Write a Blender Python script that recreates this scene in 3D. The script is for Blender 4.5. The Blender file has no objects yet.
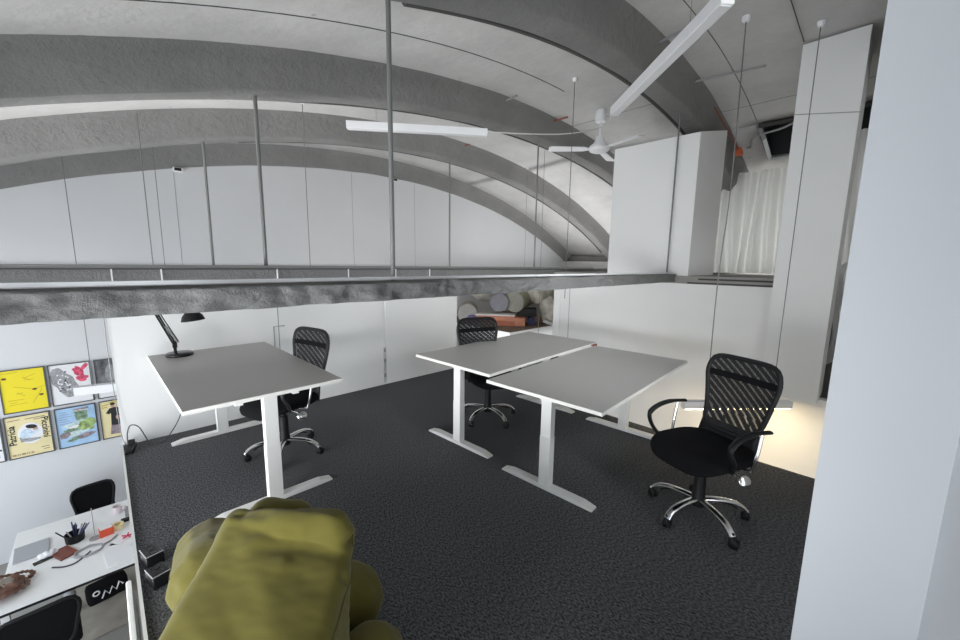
import bpy, bmesh, math, random
from mathutils import Vector, Matrix, noise
from mathutils.bvhtree import BVHTree
random.seed(7)
SC = bpy.context.scene
COL = SC.collection
PI = math.pi
R = math.radians

# ------------------------------------------------------------------ materials
def new_mat(name):
    m = bpy.data.materials.new(name); m.use_nodes = True
    nt = m.node_tree
    return m, nt, nt.nodes['Principled BSDF']

def mat(name, col, rough=.6, metal=0., bump=0., scale=60., var=0., var_scale=8., detail=4., spec=.5, sheen=0.):
    """plain procedural material: base colour with noise variation and noise bump (object coordinates)"""
    m, nt, p = new_mat(name)
    p.inputs['Roughness'].default_value = rough
    p.inputs['Metallic'].default_value = metal
    p.inputs['Specular IOR Level'].default_value = spec
    if sheen: p.inputs['Sheen Weight'].default_value = sheen
    c = (*col, 1)
    p.inputs['Base Color'].default_value = c
    tc = nt.nodes.new('ShaderNodeTexCoord')
    if var:
        n = nt.nodes.new('ShaderNodeTexNoise'); n.inputs['Scale'].default_value = var_scale; n.inputs['Detail'].default_value = detail
        nt.links.new(tc.outputs['Object'], n.inputs['Vector'])
        r = nt.nodes.new('ShaderNodeValToRGB')
        r.color_ramp.elements[0].position = .3; r.color_ramp.elements[1].position = .7
        r.color_ramp.elements[0].color = tuple(max(0, x*(1-var)) for x in col)+(1,)
        r.color_ramp.elements[1].color = tuple(min(1, x*(1+var)) for x in col)+(1,)
        nt.links.new(n.outputs['Fac'], r.inputs['Fac']); nt.links.new(r.outputs['Color'], p.inputs['Base Color'])
    if bump:
        n2 = nt.nodes.new('ShaderNodeTexNoise'); n2.inputs['Scale'].default_value = scale; n2.inputs['Detail'].default_value = 6
        nt.links.new(tc.outputs['Object'], n2.inputs['Vector'])
        b = nt.nodes.new('ShaderNodeBump'); b.inputs['Strength'].default_value = bump; b.inputs['Distance'].default_value = .02
        nt.links.new(n2.outputs['Fac'], b.inputs['Height']); nt.links.new(b.outputs['Normal'], p.inputs['Normal'])
    return m

def mat_concrete(name, col, bump=.4, boards=False, pits=True, rough_scale=9.):
    m, nt, p = new_mat(name); L = nt.links.new
    p.inputs['Roughness'].default_value = .9; p.inputs['Specular IOR Level'].default_value = .2
    tc = nt.nodes.new('ShaderNodeTexCoord')
    n = nt.nodes.new('ShaderNodeTexNoise'); n.inputs['Scale'].default_value = 1.3; n.inputs['Detail'].default_value = 9; n.inputs['Roughness'].default_value = .68
    L(tc.outputs['Object'], n.inputs['Vector'])
    r = nt.nodes.new('ShaderNodeValToRGB')
    r.color_ramp.elements[0].position = .28; r.color_ramp.elements[1].position = .72
    r.color_ramp.elements[0].color = tuple(x*.84 for x in col)+(1,); r.color_ramp.elements[1].color = tuple(x*1.12 for x in col)+(1,)
    L(n.outputs['Fac'], r.inputs['Fac'])
    out = r.outputs['Color']
    # sparse small dark pits / form holes
    if pits:
        v = nt.nodes.new('ShaderNodeTexVoronoi'); v.inputs['Scale'].default_value = 2.6
        L(tc.outputs['Object'], v.inputs['Vector'])
        lt = nt.nodes.new('ShaderNodeMath'); lt.operation = 'LESS_THAN'; lt.inputs[1].default_value = .045
        L(v.outputs['Distance'], lt.inputs[0])
        mx = nt.nodes.new('ShaderNodeMix'); mx.data_type = 'RGBA'
        L(lt.outputs[0], mx.inputs['Factor']); L(out, mx.inputs[6]); mx.inputs[7].default_value = tuple(x*.72 for x in col)+(1,)
        out = mx.outputs[2]
    L(out, p.inputs['Base Color'])
    n2 = nt.nodes.new('ShaderNodeTexNoise'); n2.inputs['Scale'].default_value = rough_scale; n2.inputs['Detail'].default_value = 10; n2.inputs['Roughness'].default_value = .7
    mp = nt.nodes.new('ShaderNodeMapping')
    if boards: mp.inputs['Scale'].default_value = (.35, 1., 1.)
    L(tc.outputs['Object'], mp.inputs['Vector']); L(mp.outputs['Vector'], n2.inputs['Vector'])
    b = nt.nodes.new('ShaderNodeBump'); b.inputs['Strength'].default_value = bump; b.inputs['Distance'].default_value = .05
    L(n2.outputs['Fac'], b.inputs['Height']); L(b.outputs['Normal'], p.inputs['Normal'])
    return m

def mat_carpet():
    m, nt, p = new_mat('carpet'); L = nt.links.new
    p.inputs['Roughness'].default_value = 1.; p.inputs['Specular IOR Level'].default_value = .1
    tc = nt.nodes.new('ShaderNodeTexCoord')
    n = nt.nodes.new('ShaderNodeTexNoise'); n.inputs['Scale'].default_value = 120; n.inputs['Detail'].default_value = 5; n.inputs['Roughness'].default_value = .75
    mp = nt.nodes.new('ShaderNodeMapping'); mp.inputs['Scale'].default_value = (1, .55, 1); mp.inputs['Rotation'].default_value = (0, 0, .7)
    L(tc.outputs['Object'], mp.inputs['Vector']); L(mp.outputs['Vector'], n.inputs['Vector'])
    r = nt.nodes.new('ShaderNodeValToRGB')
    r.color_ramp.elements[0].position = .39; r.color_ramp.elements[0].color = (.021, .021, .023, 1)
    r.color_ramp.elements[1].position = .63; r.color_ramp.elements[1].color = (.200, .205, .217, 1)
    L(n.outputs['Fac'], r.inputs['Fac']); L(r.outputs['Color'], p.inputs['Base Color'])
    b = nt.nodes.new('ShaderNodeBump'); b.inputs['Strength'].default_value = .8; b.inputs['Distance'].default_value = .006
    L(n.outputs['Fac'], b.inputs['Height']); L(b.outputs['Normal'], p.inputs['Normal'])
    return m

def mat_mesh(name, rot, freq, fill):
    """see-through woven net: fine parallel threads, open between them"""
    m, nt, p = new_mat(name); L = nt.links.new
    p.inputs['Base Color'].default_value = (.012, .012, .013, 1); p.inputs['Roughness'].default_value = .7
    tc = nt.nodes.new('ShaderNodeTexCoord')
    mp = nt.nodes.new('ShaderNodeMapping'); mp.inputs['Rotation'].default_value = (rot, 0, 0)
    L(tc.outputs['Object'], mp.inputs['Vector'])
    w = nt.nodes.new('ShaderNodeTexWave'); w.wave_type = 'BANDS'; w.bands_direction = 'Y'; w.inputs['Scale'].default_value = freq
    L(mp.outputs['Vector'], w.inputs['Vector'])
    lt = nt.nodes.new('ShaderNodeMath'); lt.operation = 'LESS_THAN'; lt.inputs[1].default_value = fill
    L(w.outputs['Fac'], lt.inputs[0]); L(lt.outputs[0], p.inputs['Alpha'])
    return m

def mat_emit(name, col, strength, body=(.8, .8, .8)):
    m, nt, p = new_mat(name)
    p.inputs['Base Color'].default_value = (*body, 1); p.inputs['Roughness'].default_value = .5
    p.inputs['Emission Color'].default_value = (*col, 1); p.inputs['Emission Strength'].default_value = strength
    return m

def mat_sheer(name, col, transp):
    m, nt, p = new_mat(name); L = nt.links.new
    nt.nodes.remove(p)
    o = nt.nodes['Material Output']
    d = nt.nodes.new('ShaderNodeBsdfDiffuse'); d.inputs['Color'].default_value = (*col, 1)
    t = nt.nodes.new('ShaderNodeBsdfTranslucent'); t.inputs['Color'].default_value = (*col, 1)
    tr = nt.nodes.new('ShaderNodeBsdfTransparent')
    a = nt.nodes.new('ShaderNodeMixShader'); a.inputs[0].default_value = .35
    L(d.outputs[0], a.inputs[1]); L(t.outputs[0], a.inputs[2])
    b = nt.nodes.new('ShaderNodeMixShader'); b.inputs[0].default_value = transp
    L(a.outputs[0], b.inputs[1]); L(tr.outputs[0], b.inputs[2]); L(b.outputs[0], o.inputs['Surface'])
    return m

M = {}
M['carpet'] = mat_carpet()
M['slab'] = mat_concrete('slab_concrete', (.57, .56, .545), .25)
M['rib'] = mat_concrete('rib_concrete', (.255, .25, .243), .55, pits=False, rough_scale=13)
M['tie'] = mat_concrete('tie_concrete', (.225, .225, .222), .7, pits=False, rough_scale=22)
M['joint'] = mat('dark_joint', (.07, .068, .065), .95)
M['white_wall'] = mat('white_wall_paint', (.84, .84, .83), .75, bump=.03, scale=40, var=.015, var_scale=1.5, spec=.25)
M['pillar'] = mat('pillar_dimmed', (.67, .69, .715), .75, bump=.03, scale=40, spec=.25)  # tone lowered below wall white to offset strong light on the pillar
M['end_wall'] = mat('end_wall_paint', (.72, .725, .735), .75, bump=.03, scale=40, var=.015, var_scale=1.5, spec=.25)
M['white_panel'] = mat('white_panel', (.88, .88, .87), .55, var=.01, var_scale=2, spec=.3)
M['white_metal'] = mat('white_powder_coat', (.80, .80, .78), .45, spec=.4)
M['cream'] = mat('cream_edge', (.84, .83, .79), .5)
M['desk_grey'] = mat('grey_laminate', (.46, .452, .435), .42, var=.02, var_scale=120, spec=.45)
M['black'] = mat('black_plastic', (.009, .009, .010), .5, spec=.3)
M['black_fabric'] = mat('black_fabric', (.009, .009, .010), .95, bump=.3, scale=300, spec=.1)
M['black_matt'] = mat('black_matt', (.015, .015, .016), .8)
M['black_gloss'] = mat('black_gloss', (.012, .012, .014), .22)
M['chrome'] = mat('chrome', (.78, .78, .78), .16, 1.)
M['steel'] = mat('steel_cable', (.22, .22, .22), .45, .6)
M['rod'] = mat('galvanised_rod', (.22, .22, .215), .55, .3)
M['cable_white'] = mat('white_cable', (.75, .75, .72), .6)
M['cable_dark'] = mat('dark_cable', (.05, .05, .055), .6)
M['net_a'] = mat_mesh('net_front', R(-20), 46, .87)
M['net_b'] = mat_mesh('net_back', R(-24.9), 53.7, .86)
M['bean'] = mat('olive_canvas', (.116, .102, .021), .92, bump=.12, scale=420, var=.06, var_scale=5, sheen=.15, spec=.15)
M['bean_seam'] = mat('olive_seam', (.075, .068, .018), .95)
M['lamp_body'] = mat('lamp_white', (.84, .84, .85), .45)
M['lamp_warm'] = mat_emit('lamp_warm_diffuser', (1., .76, .42), 32.)
M['lamp_off'] = mat('lamp_diffuser', (.72, .72, .72), .4)
M['curtain'] = mat_sheer('sheer_curtain', (.80, .81, .80), .10)
M['orange'] = mat('orange_plastic', (.75, .17, .06), .6)
M['red_brown'] = mat('red_rust', (.32, .10, .07), .8)
M['dark_void'] = mat('dark_shaft_board', (.030, .033, .035), .9)
M['alu'] = mat('aluminium', (.75, .76, .78), .3, .5)
M['floor_low'] = mat('grey_lino', (.30, .29, .27), .55, var=.1, var_scale=2)
M['attic'] = mat_concrete('attic_concrete', (.33, .32, .30), .3)
M['brown'] = mat('brown_board', (.20, .14, .10), .9, var=.15, var_scale=12)
M['salmon'] = mat('salmon_foam', (.62, .27, .17), .85, var=.12, var_scale=10)
M['salmon_dark'] = mat('salmon_edge', (.48, .18, .11), .9)
M['sack'] = mat('sack_grey', (.40, .38, .33), .85, bump=.8, scale=9, var=.2, var_scale=6)
M['sack_pale'] = mat('sack_pale', (.55, .52, .44), .6, bump=1., scale=8, var=.25, var_scale=7)
M['roll_grey'] = mat('roll_grey_violet', (.30, .29, .33), .8, var=.2, var_scale=9)
M['roll_olive'] = mat('roll_olive', (.34, .335, .235), .85, var=.2, var_scale=14)
M['purple'] = mat('violet_film', (.20, .17, .34), .5, var=.3, var_scale=12)
M['navy'] = mat('navy', (.02, .025, .09), .6)
M['y_paper'] = mat('yellow_paper', (.90, .74, .02), .6)
M['cream_paper'] = mat('cream_paper', (.85, .74, .42), .6, var=.03, var_scale=8)
M['white_paper'] = mat('white_paper', (.86, .86, .87), .6)
M['blue_paper'] = mat('blue_paper', (.40, .60, .82), .6, var=.12, var_scale=10)
M['grey_ink'] = mat('grey_ink', (.34, .34, .35), .7, var=.35, var_scale=40)
M['dark_photo'] = mat('dark_photo', (.16, .16, .165), .6, var=.75, var_scale=9, detail=2)
M['red_ink'] = mat('red_ink', (.68, .09, .16), .7, var=.5, var_scale=30)
M['green_ink'] = mat('green_ink', (.20, .30, .20), .7, var=.6, var_scale=24)
M['lgreen_ink'] = mat('light_green_ink', (.32, .44, .16), .7, var=.5, var_scale=24)
M['paleaqua_ink'] = mat('pale_aqua_ink', (.58, .70, .70), .7, var=.3, var_scale=20)
M['mauve_ink'] = mat('mauve_ink', (.30, .24, .27), .7, var=.5, var_scale=24)
M['black_ink'] = mat('black_ink', (.02, .02, .022), .7)
M['ochre_ink'] = mat('ochre_ink', (.55, .42, .03), .7)
M['brown_ink'] = mat('brown_ink', (.12, .05, .02), .7)
M['skin_ink'] = mat('skin_ink', (.55, .36, .27), .7)
M['shirt_ink'] = mat('shirt_ink', (.62, .74, .86), .7, var=.2, var_scale=30)
M['frame'] = mat('dark_frame', (.06, .065, .07), .4)
M['leather'] = mat('brown_leather', (.17, .085, .06), .55, var=.4, var_scale=20)
M['notebook'] = mat('red_leather', (.20, .055, .04), .5, var=.2, var_scale=20)
M['rug'] = mat('rug', (.36, .33, .28), .9, var=.2, var_scale=4)
M['felt'] = mat('grey_felt', (.42, .43, .45), .9, var=.06, var_scale=60)
M['red_box'] = mat('red_card', (.75, .10, .04), .55)
M['pink'] = mat('pink_mug', (.80, .70, .72), .4)
M['grey_plastic'] = mat('grey_plastic', (.35, .35, .36), .5)
M['crimson'] = mat('crimson', (.65, .03, .10), .5)
M['pale_strip'] = mat('pale_metal_strip', (.78, .79, .80), .5)

# ------------------------------------------------------------------ mesh builder
class MB:
    def __init__(s): s.bm = bmesh.new(); s.mats = []; s.smooth = False
    def slot(s, m):
        if m not in s.mats: s.mats.append(m)
        return s.mats.index(m)
    def box(s, lo, hi, rot=None, piv=None, bevel=0.):
        lo = Vector(lo); hi = Vector(hi)
        b = bmesh.new(); bmesh.ops.create_cube(b, size=1)
        for v in b.verts: v.co = Vector(((lo.x+hi.x)/2+v.co.x*(hi.x-lo.x), (lo.y+hi.y)/2+v.co.y*(hi.y-lo.y), (lo.z+hi.z)/2+v.co.z*(hi.z-lo.z)))
        if bevel: bmesh.ops.bevel(b, geom=b.edges[:], offset=bevel, segments=2, affect='EDGES', profile=.5)
        if rot is not None:
            pv = Vector(piv) if piv is not None else (lo+hi)/2
            for v in b.verts: v.co = pv+rot@(v.co-pv)
        s.merge(b); return s
    def merge(s, b):
        me = bpy.data.meshes.new('tmp'); b.to_mesh(me); b.free(); s.bm.from_mesh(me); bpy.data.meshes.remove(me)
    def cyl(s, p0, p1, r0, r1=None, n=14, cap=True):
        return s.tube([p0, p1], [r0, r0 if r1 is None else r1], n, cap)
    def tube(s, pts, r, n=8, cap=True, flat=None):
        pts = [Vector(p) for p in pts]
        rs = r if isinstance(r, (list, tuple)) else [r]*len(pts)
        rings = []; up = None
        for i, p in enumerate(pts):
            t = (pts[min(i+1, len(pts)-1)]-pts[max(i-1, 0)])
            if t.length < 1e-9: t = Vector((0, 0, 1))
            t.normalize()
            if up is None: up = Vector((0, 0, 1)) if abs(t.z) < .9 else Vector((1, 0, 0))
            a = t.cross(up)
            if a.length < 1e-6: a = t.cross(Vector((1, 0, 0)))
            a.normalize(); b = a.cross(t).normalized(); up = b
            fl = flat or (1, 1)
            rings.append([s.bm.verts.new(p+(a*math.cos(2*PI*k/n)*fl[0]+b*math.sin(2*PI*k/n)*fl[1])*rs[i]) for k in range(n)])
        for q, w in zip(rings, rings[1:]):
            for k in range(n): s.bm.faces.new((q[k], q[(k+1) % n], w[(k+1) % n], w[k]))
        if cap:
            s.bm.faces.new(rings[0][::-1]); s.bm.faces.new(rings[-1])
        return s
    def loop_tube(s, pts, r, n=8, flat=None):
        pts = [Vector(p) for p in pts]; N = len(pts); rings = []
        nrm = Vector((0, 0, 0))
        c = sum(pts, Vector())/N
        for i in range(N): nrm += (pts[i]-c).cross(pts[(i+1) % N]-c)
        nrm.normalize(); fl = flat or (1, 1)
        for i in range(N):
            t = (pts[(i+1) % N]-pts[i-1]).normalized(); a = t.cross(nrm).normalized()
            rings.append([s.bm.verts.new(pts[i]+(a*math.cos(2*PI*k/n)*fl[0]+nrm*math.sin(2*PI*k/n)*fl[1])*r) for k in range(n)])
        for i in range(N):
            q, w = rings[i], rings[(i+1) % N]
            for k in range(n): s.bm.faces.new((q[k], q[(k+1) % n], w[(k+1) % n], w[k]))
        return s
    def lathe(s, c, prof, n=24, axis=None, cap=True):
        """prof: list of (radius, height) about +Z through c (or about axis)"""
        c = Vector(c); q = Vector((0, 0, 1)).rotation_difference(Vector(axis).normalized()) if axis is not None else None
        rings = []
        for r, h in prof:
            ring = []
            for k in range(n):
                v = Vector((r*math.cos(2*PI*k/n), r*math.sin(2*PI*k/n), h))
                if q: v = q@v
                ring.append(s.bm.verts.new(c+v))
            rings.append(ring)
        for a, b in zip(rings, rings[1:]):
            for k in range(n): s.bm.faces.new((a[k], a[(k+1) % n], b[(k+1) % n], b[k]))
        if cap:
            s.bm.faces.new(rings[0][::-1]); s.bm.faces.new(rings[-1])
        return s
    def prism(s, poly, ext):
        """closed polygon (3-D points) extruded by the vector ext"""
        ext = Vector(ext); a = [s.bm.verts.new(Vector(p)) for p in poly]; b = [s.bm.verts.new(Vector(p)+ext) for p in poly]
        n = len(a)
        s.bm.faces.new(a[::-1]); s.bm.faces.new(b)
        for k in range(n): s.bm.faces.new((a[k], a[(k+1) % n], b[(k+1) % n], b[k]))
        return s
    def grid(s, f, nu, nv):
        vs = [[s.bm.verts.new(Vector(f(i/nu, j/nv))) for j in range(nv+1)] for i in range(nu+1)]
        for i in range(nu):
            for j in range(nv): s.bm.faces.new((vs[i][j], vs[i+1][j], vs[i+1][j+1], vs[i][j+1]))
        return s
    def sphere(s, c, rad, n=20, m=12):
        rx, ry, rz = rad if isinstance(rad, (tuple, list)) else (rad,)*3
        b = bmesh.new(); bmesh.ops.create_uvsphere(b, u_segments=n, v_segments=m, radius=1)
        for v in b.verts: v.co = Vector((c[0]+v.co.x*rx, c[1]+v.co.y*ry, c[2]+v.co.z*rz))
        s.merge(b); return s
    def build(s, name, m, parent=None, origin=(0, 0, 0), smooth=False, bevel=0., solid=0.):
        bmesh.ops.recalc_face_normals(s.bm, faces=s.bm.faces[:])
        o3 = Vector(origin)
        for v in s.bm.verts: v.co -= o3
        me = bpy.data.meshes.new(name); s.bm.to_mesh(me); s.bm.free()
        me.materials.append(m)
        if smooth:
            for p in me.polygons: p.use_smooth = True
        o = bpy.data.objects.new(name, me); COL.objects.link(o); o.location = o3
        if parent is not None: o.parent = parent
        if bevel:
            md = o.modifiers.new('bevel', 'BEVEL'); md.width = bevel; md.segments = 2; md.limit_method = 'ANGLE'; md.angle_limit = R(40)
        if smooth and not bevel:
            try: me.set_sharp_from_angle(angle=R(50))
            except Exception: pass
        return o

def thing(name, label, cat, loc, rz=0., group=None):
    o = bpy.data.objects.new(name, None); COL.objects.link(o); o.empty_display_size = .1
    o.location = loc; o.rotation_euler = (0, 0, rz)
    return tag(o, label, cat, group)
def tag(o, label, cat, group=None):
    o['label'] = label; o['category'] = cat
    if group: o['group'] = group
    return o
def struct(o): o['kind'] = 'structure'; return o
def sempty(name, loc=(0, 0, 0)):
    o = bpy.data.objects.new(name, None); COL.objects.link(o); o.location = loc; o['kind'] = 'structure'; return o
def kids(o): return [c for c in bpy.data.objects if c.parent == o]
def dup(root, loc, rz, label, group=None):
    r = root.copy(); COL.objects.link(r); r.location = loc; r.rotation_euler = (0, 0, rz); r['label'] = label
    if group: r['group'] = group
    for ch in kids(root):
        c = ch.copy(); COL.objects.link(c); c.parent = r
        for g in kids(ch):
            d = g.copy(); COL.objects.link(d); d.parent = c
    return r
def bez(p0, p1, p2, p3, n=12):
    p0, p1, p2, p3 = map(Vector, (p0, p1, p2, p3)); out = []
    for i in range(n+1):
        t = i/n; u = 1-t
        out.append(p0*u**3+p1*3*u*u*t+p2*3*u*t*t+p3*t**3)
    return out
def smooth_path(pts, n=8):
    """Catmull-Rom through the points"""
    P = [Vector(p) for p in pts]; P = [P[0]*2-P[1]]+P+[P[-1]*2-P[-2]]; out = []
    for i in range(1, len(P)-2):
        for k in range(n):
            t = k/n
            out.append(.5*((2*P[i])+(P[i+1]-P[i-1])*t+(2*P[i-1]-5*P[i]+4*P[i+1]-P[i+2])*t*t+(3*P[i]-P[i-1]-3*P[i+1]+P[i+2])*t**3))
    out.append(P[-2]); return out

# ------------------------------------------------------------------ geometry of the hall (metres; carpet top is z = 0)
EYE = 1.62
ZL = -2.2                                  # lower hall floor
YA = [-0.06, 1.76, 3.61, 5.39, 7.20]       # front faces of the concrete arches
ARC = [(4.27, -8.23, 10.08), (4.27, -8.23, 10.08), (4.71, -12.69, 14.49), (4.44, -11.46, 13.24), (4.37, -12.57, 14.29)]
PW = 5.20                                  # face of the white wall on the right
XL, XR = -2.9, 11.2
SLAB = .30; RIBW = .22
def zarc(i, X):
    xc, z, r = ARC[i]
    return EYE+z+math.sqrt(max(r*r-(X-xc)**2, .01))
def zslab(X, Y):
    i = 0
    while i < 3 and Y > YA[i+1]: i += 1
    t = min(max((Y-YA[i])/(YA[i+1]-YA[i]), 0), 1)
    return zarc(i, X)*(1-t)+zarc(i+1, X)*t+SLAB

# vaulted slab
HATCH = (6.50, 7.40, .22, 1.33)            # x0,x1,y0,y1 of the roof hatch
b = MB(); NX = 72
xs = sorted([XL+(XR-XL)*i/NX for i in range(NX+1)]+[HATCH[0], HATCH[1]])
ys = sorted(YA[1:4]+[-4.0, -2.8, -1.6, -.8, YA[0], .7, 1.2, 2.4, 3.0, 4.2, 4.8, 6.0, 6.6, 7.55]+[HATCH[2], HATCH[3]])
gv = {}
for i, x in enumerate(xs):
    for j, y in enumerate(ys): gv[i, j] = b.bm.verts.new((x, y, zslab(x, y)))
for i in range(len(xs)-1):
    for j in range(len(ys)-1):
        if xs[i] >= HATCH[0]-1e-6 and xs[i+1] <= HATCH[1]+1e-6 and ys[j] >= HATCH[2]-1e-6 and ys[j+1] <= HATCH[3]+1e-6: continue
        b.bm.faces.new((gv[i, j], gv[i, j+1], gv[i+1, j+1], gv[i+1, j]))
ceil = b.build('ceiling', M['slab'], smooth=True); struct(ceil)
md = ceil.modifiers.new('thick', 'SOLIDIFY'); md.thickness = .12; md.offset = 1
for p in ceil.data.polygons:
    pass
# make sure the slab thickens upwards
if ceil.data.polygons[0].normal.z > 0: md.offset = 1
else: md.offset = -1
def arc_line(Y, x0, x1, n=40, dz=0.):
    return [(x0+(x1-x0)*k/n, Y, zslab(x0+(x1-x0)*k/n, Y)+dz) for k in range(n+1)]
MB().tube(arc_line(2.95, XL+.2, 4.3), .005, 6).build('slab_joint', M['joint'], ceil)
MB().tube(arc_line(1.34, 3., 6.4), .004, 6).build('slab_joint', M['joint'], ceil)
MB().tube([(3.6, .73, zslab(3.6, .73)), (4.98, .73, zslab(4.98, .73))], .004, 6).build('slab_joint', M['joint'], ceil)
MB().tube([(6.0, y, zslab(6.0, y)) for y in (0.1, .6, 1.2, 1.75)], .003, 6).build('slab_joint', M['joint'], ceil)
MB().tube([(5.35, y, zslab(5.35, y)) for y in (2.0, 2.6, 3.2, 3.6)], .003, 6).build('slab_joint', M['joint'], ceil)

# ribs, each with its tie beam and hanger rods
def arch(i, rods, face=M['rib'], tie=True):
    Y = YA[i]
    e = sempty('arch_rib', (0, Y, 0))
    bb = MB(); n = 90; rows = []
    x0, x1 = XL+.05, XR-.05
    for k in range(n+1):
        x = x0+(x1-x0)*k/n; zb = zarc(i, x)
        d = lambda s: .010*noise.noise(Vector((x*2.3, s*3.1+i*7, i*3.3)))
        rows.append([bb.bm.verts.new(v) for v in ((x, d(1)-.13, zb+SLAB+.02), (x, d(2)-.02, zb+.215+d(3)), (x, d(4), zb+.03+d(5)), (x, .025, zb+d(6)),
                                                  (x, RIBW, zb+d(7)), (x, RIBW+.02, zb+SLAB+.02))])
    for q, w in zip(rows, rows[1:]):
        for k in range(6): bb.bm.faces.new((q[k], q[(k+1) % 6], w[(k+1) % 6], w[k]))
    bb.bm.faces.new(rows[0][::-1]); bb.bm.faces.new(rows[-1])
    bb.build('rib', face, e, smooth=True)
    # dark strip along the rear of the rib
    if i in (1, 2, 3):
        MB().tube([(x0+(x1-x0)*k/60, RIBW+.035, zarc(i, x0+(x1-x0)*k/60)+.03) for k in range(18, 58)], .030, 6, flat=(1, 1)).build('dark_strip', M['joint'], e)
    if tie:
        zb, zt = 1.422, 1.516
        if i == 2: zb, zt = 1.43, 1.545
        if i > 2: zb, zt = 1.43, 1.52
        t = MB()
        nx = 900 if i == 1 else 60
        xa, xb = (XL+.3, XR-.3)
        prof = []
        ny = 14 if i == 1 else 2
        ring = []
        for k in range(ny+1): ring.append((0., zb+(zt-zb)*k/ny))
        ring += [(.20, zt), (.20, zb)]
        rws = []
        for k in range(nx+1):
            x = xa+(xb-xa)*k/nx; row = []
            for q, (yy, zz) in enumerate(ring):
                if i == 1 and q <= ny:
                    f = q/ny; edge = min(f, 1-f)*2
                    nn = noise.fractal(Vector((x*5.5, zz*9., 3.)), 1., 2., 5)
                    n2 = noise.noise(Vector((x*2.1, zz*4, 9.)))
                    dy = -.030*nn-.020*max(0, n2)+.020*max(0, noise.noise(Vector((x*16, zz*26, 1.))))
                    dz = .008*noise.noise(Vector((x*5, q, 2.))) if q in (0, ny) else 0
                    if q == ny: dz += .010*noise.noise(Vector((x*3.2, 5., 2.))); dy += .01
                    if q == 0: dz *= .4
                    row.append(t.bm.verts.new((x, yy+dy, zz+dz)))
                else: row.append(t.bm.verts.new((x, yy, zz)))
            rws.append(row)
        m_ = len(ring)
        for q, w in zip(rws, rws[1:]):
            for k in range(m_): t.bm.faces.new((q[k], q[(k+1) % m_], w[(k+1) % m_], w[k]))
        t.bm.faces.new(rws[0][::-1]); t.bm.faces.new(rws[-1])
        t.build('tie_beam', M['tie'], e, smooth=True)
        for x, r in rods:
            MB().cyl((x, .10, zt-.03), (x, .10, zarc(i, x)+.03), r, n=10).build('hanger_rod', M['rod'], e, smooth=True)
    return e
arch(0, [], tie=False)
a4 = arch(1, [(1.15, .013), (5.14, .010)])
a3 = arch(2, [(1.03, .015), (4.80, .011)])
a2 = arch(3, [(.96, .014), (4.58, .011)])
a1 = arch(4, [])
# pale conduits along the ties
MB().box((XL+.4, .06, 1.526), (5.1, .09, 1.540)).build('conduit', M['pale_strip'], a4)
MB().box((XL+.4, -.01, 1.552), (6.4, .05, 1.574)).build('conduit', M['rod'], a3)
MB().tube([(XL+.4, -.02, 1.545), (6.4, -.02, 1.545)], .006, 6).build('conduit', M['joint'], a3)
for x in (.05, .31, 1.08, 1.72, 2.25, 2.7):
    MB().box((x-.004, -.03, 1.45), (x+.004, -.02, 1.545)).build('conduit_clip', M['pale_strip'], a3)

# edge beam along the springing of the vault, far right
struct(MB().box((XR-.35, 3.62, 1.45), (XR, 7.3, 1.72)).build('trim_1', M['slab']))

# end wall (tympanum and poster wall) with faint panel joints
b = MB(); prof = []
YB = 7.24
poly = [(XL, YB, ZL), (XR, YB, ZL)]+[(XR+(XL-XR)*k/60, YB, zarc(4, XR+(XL-XR)*k/60)+.2) for k in range(61)]
b.prism(poly, (0, .15, 0))
wb = struct(b.build('wall_back', M['end_wall']))
for x in (.88, 3.6, 5.05):
    MB().box((x-.003, YB-.003, 1.4), (x+.003, YB, zarc(4, x)-.02)).build('panel_joint', M['grey_plastic'], wb)

# lower hall floor, left wall with windows
struct(MB().box((XL, -4, ZL-.2), (XR+.2, 7.4, ZL)).build('floor', M['floor_low']))
# glazed left side of the hall: slender white frame only
we = sempty('window_2', (XL, 0, 0))
for y in (-4, -.4, 3.2, 7.0): MB().box((-.04, y, ZL), (.04, y+.10, 1.9)).build('mullion', M['white_metal'], we)
struct(MB().box((XR, -4, ZL), (XR+.15, 7.4, 2.4)).build('wall_far_right', M['attic']))

struct(MB().box((1.75, -1.35, ZL), (XR, -1.2, 4.2)).box((XL, -1.35, 1.9), (1.75, -1.2, 4.2)).build('rear_light_blocker', M['white_wall']))  # unseen wall added to block light coming in from behind
# mezzanine: carpet slab and white edge trims
struct(MB().box((0, -1.0, -.03), (3.82, 4.42, 0)).build('floor_mezzanine', M['carpet']))
struct(MB().box((0, -1.0, -.28), (3.80, 4.52, -.03)).build('floor_mezzanine_slab', M['white_panel']))
struct(MB().box((-.014, -1.0, -.28), (0, 4.42, .012)).build('trim_2', M['white_metal']))
# low white partition at the back of the mezzanine
wp = struct(MB().box((0, 4.42, -.0), (2.565, 4.50, 1.30)).box((2.61, 4.42, 0), (3.84, 4.50, 1.30)).box((2.56, 4.435, 0), (2.62, 4.49, 1.30)).build('wall_partition', M['white_panel']))
MB().box((2.573, 4.424, .03), (2.602, 4.436, .50)).build('aluminium_channel', M['alu'], wp)
for z in (.10, .30, .44): MB().box((2.578, 4.419, z), (2.597, 4.425, z+.05)).build('slot', M['grey_plastic'], wp)
MB().tube([(1.37, 4.415, .92), (1.26, 4.415, .92), (1.26, 4.415, .55)], .006, 6).build('conduit', M['grey_plastic'], wp)
for x in (1.31,):
    MB().box((x-.004, 4.417, .0), (x+.004, 4.42, 1.3)).build('panel_joint', M['grey_plastic'], wp)

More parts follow.
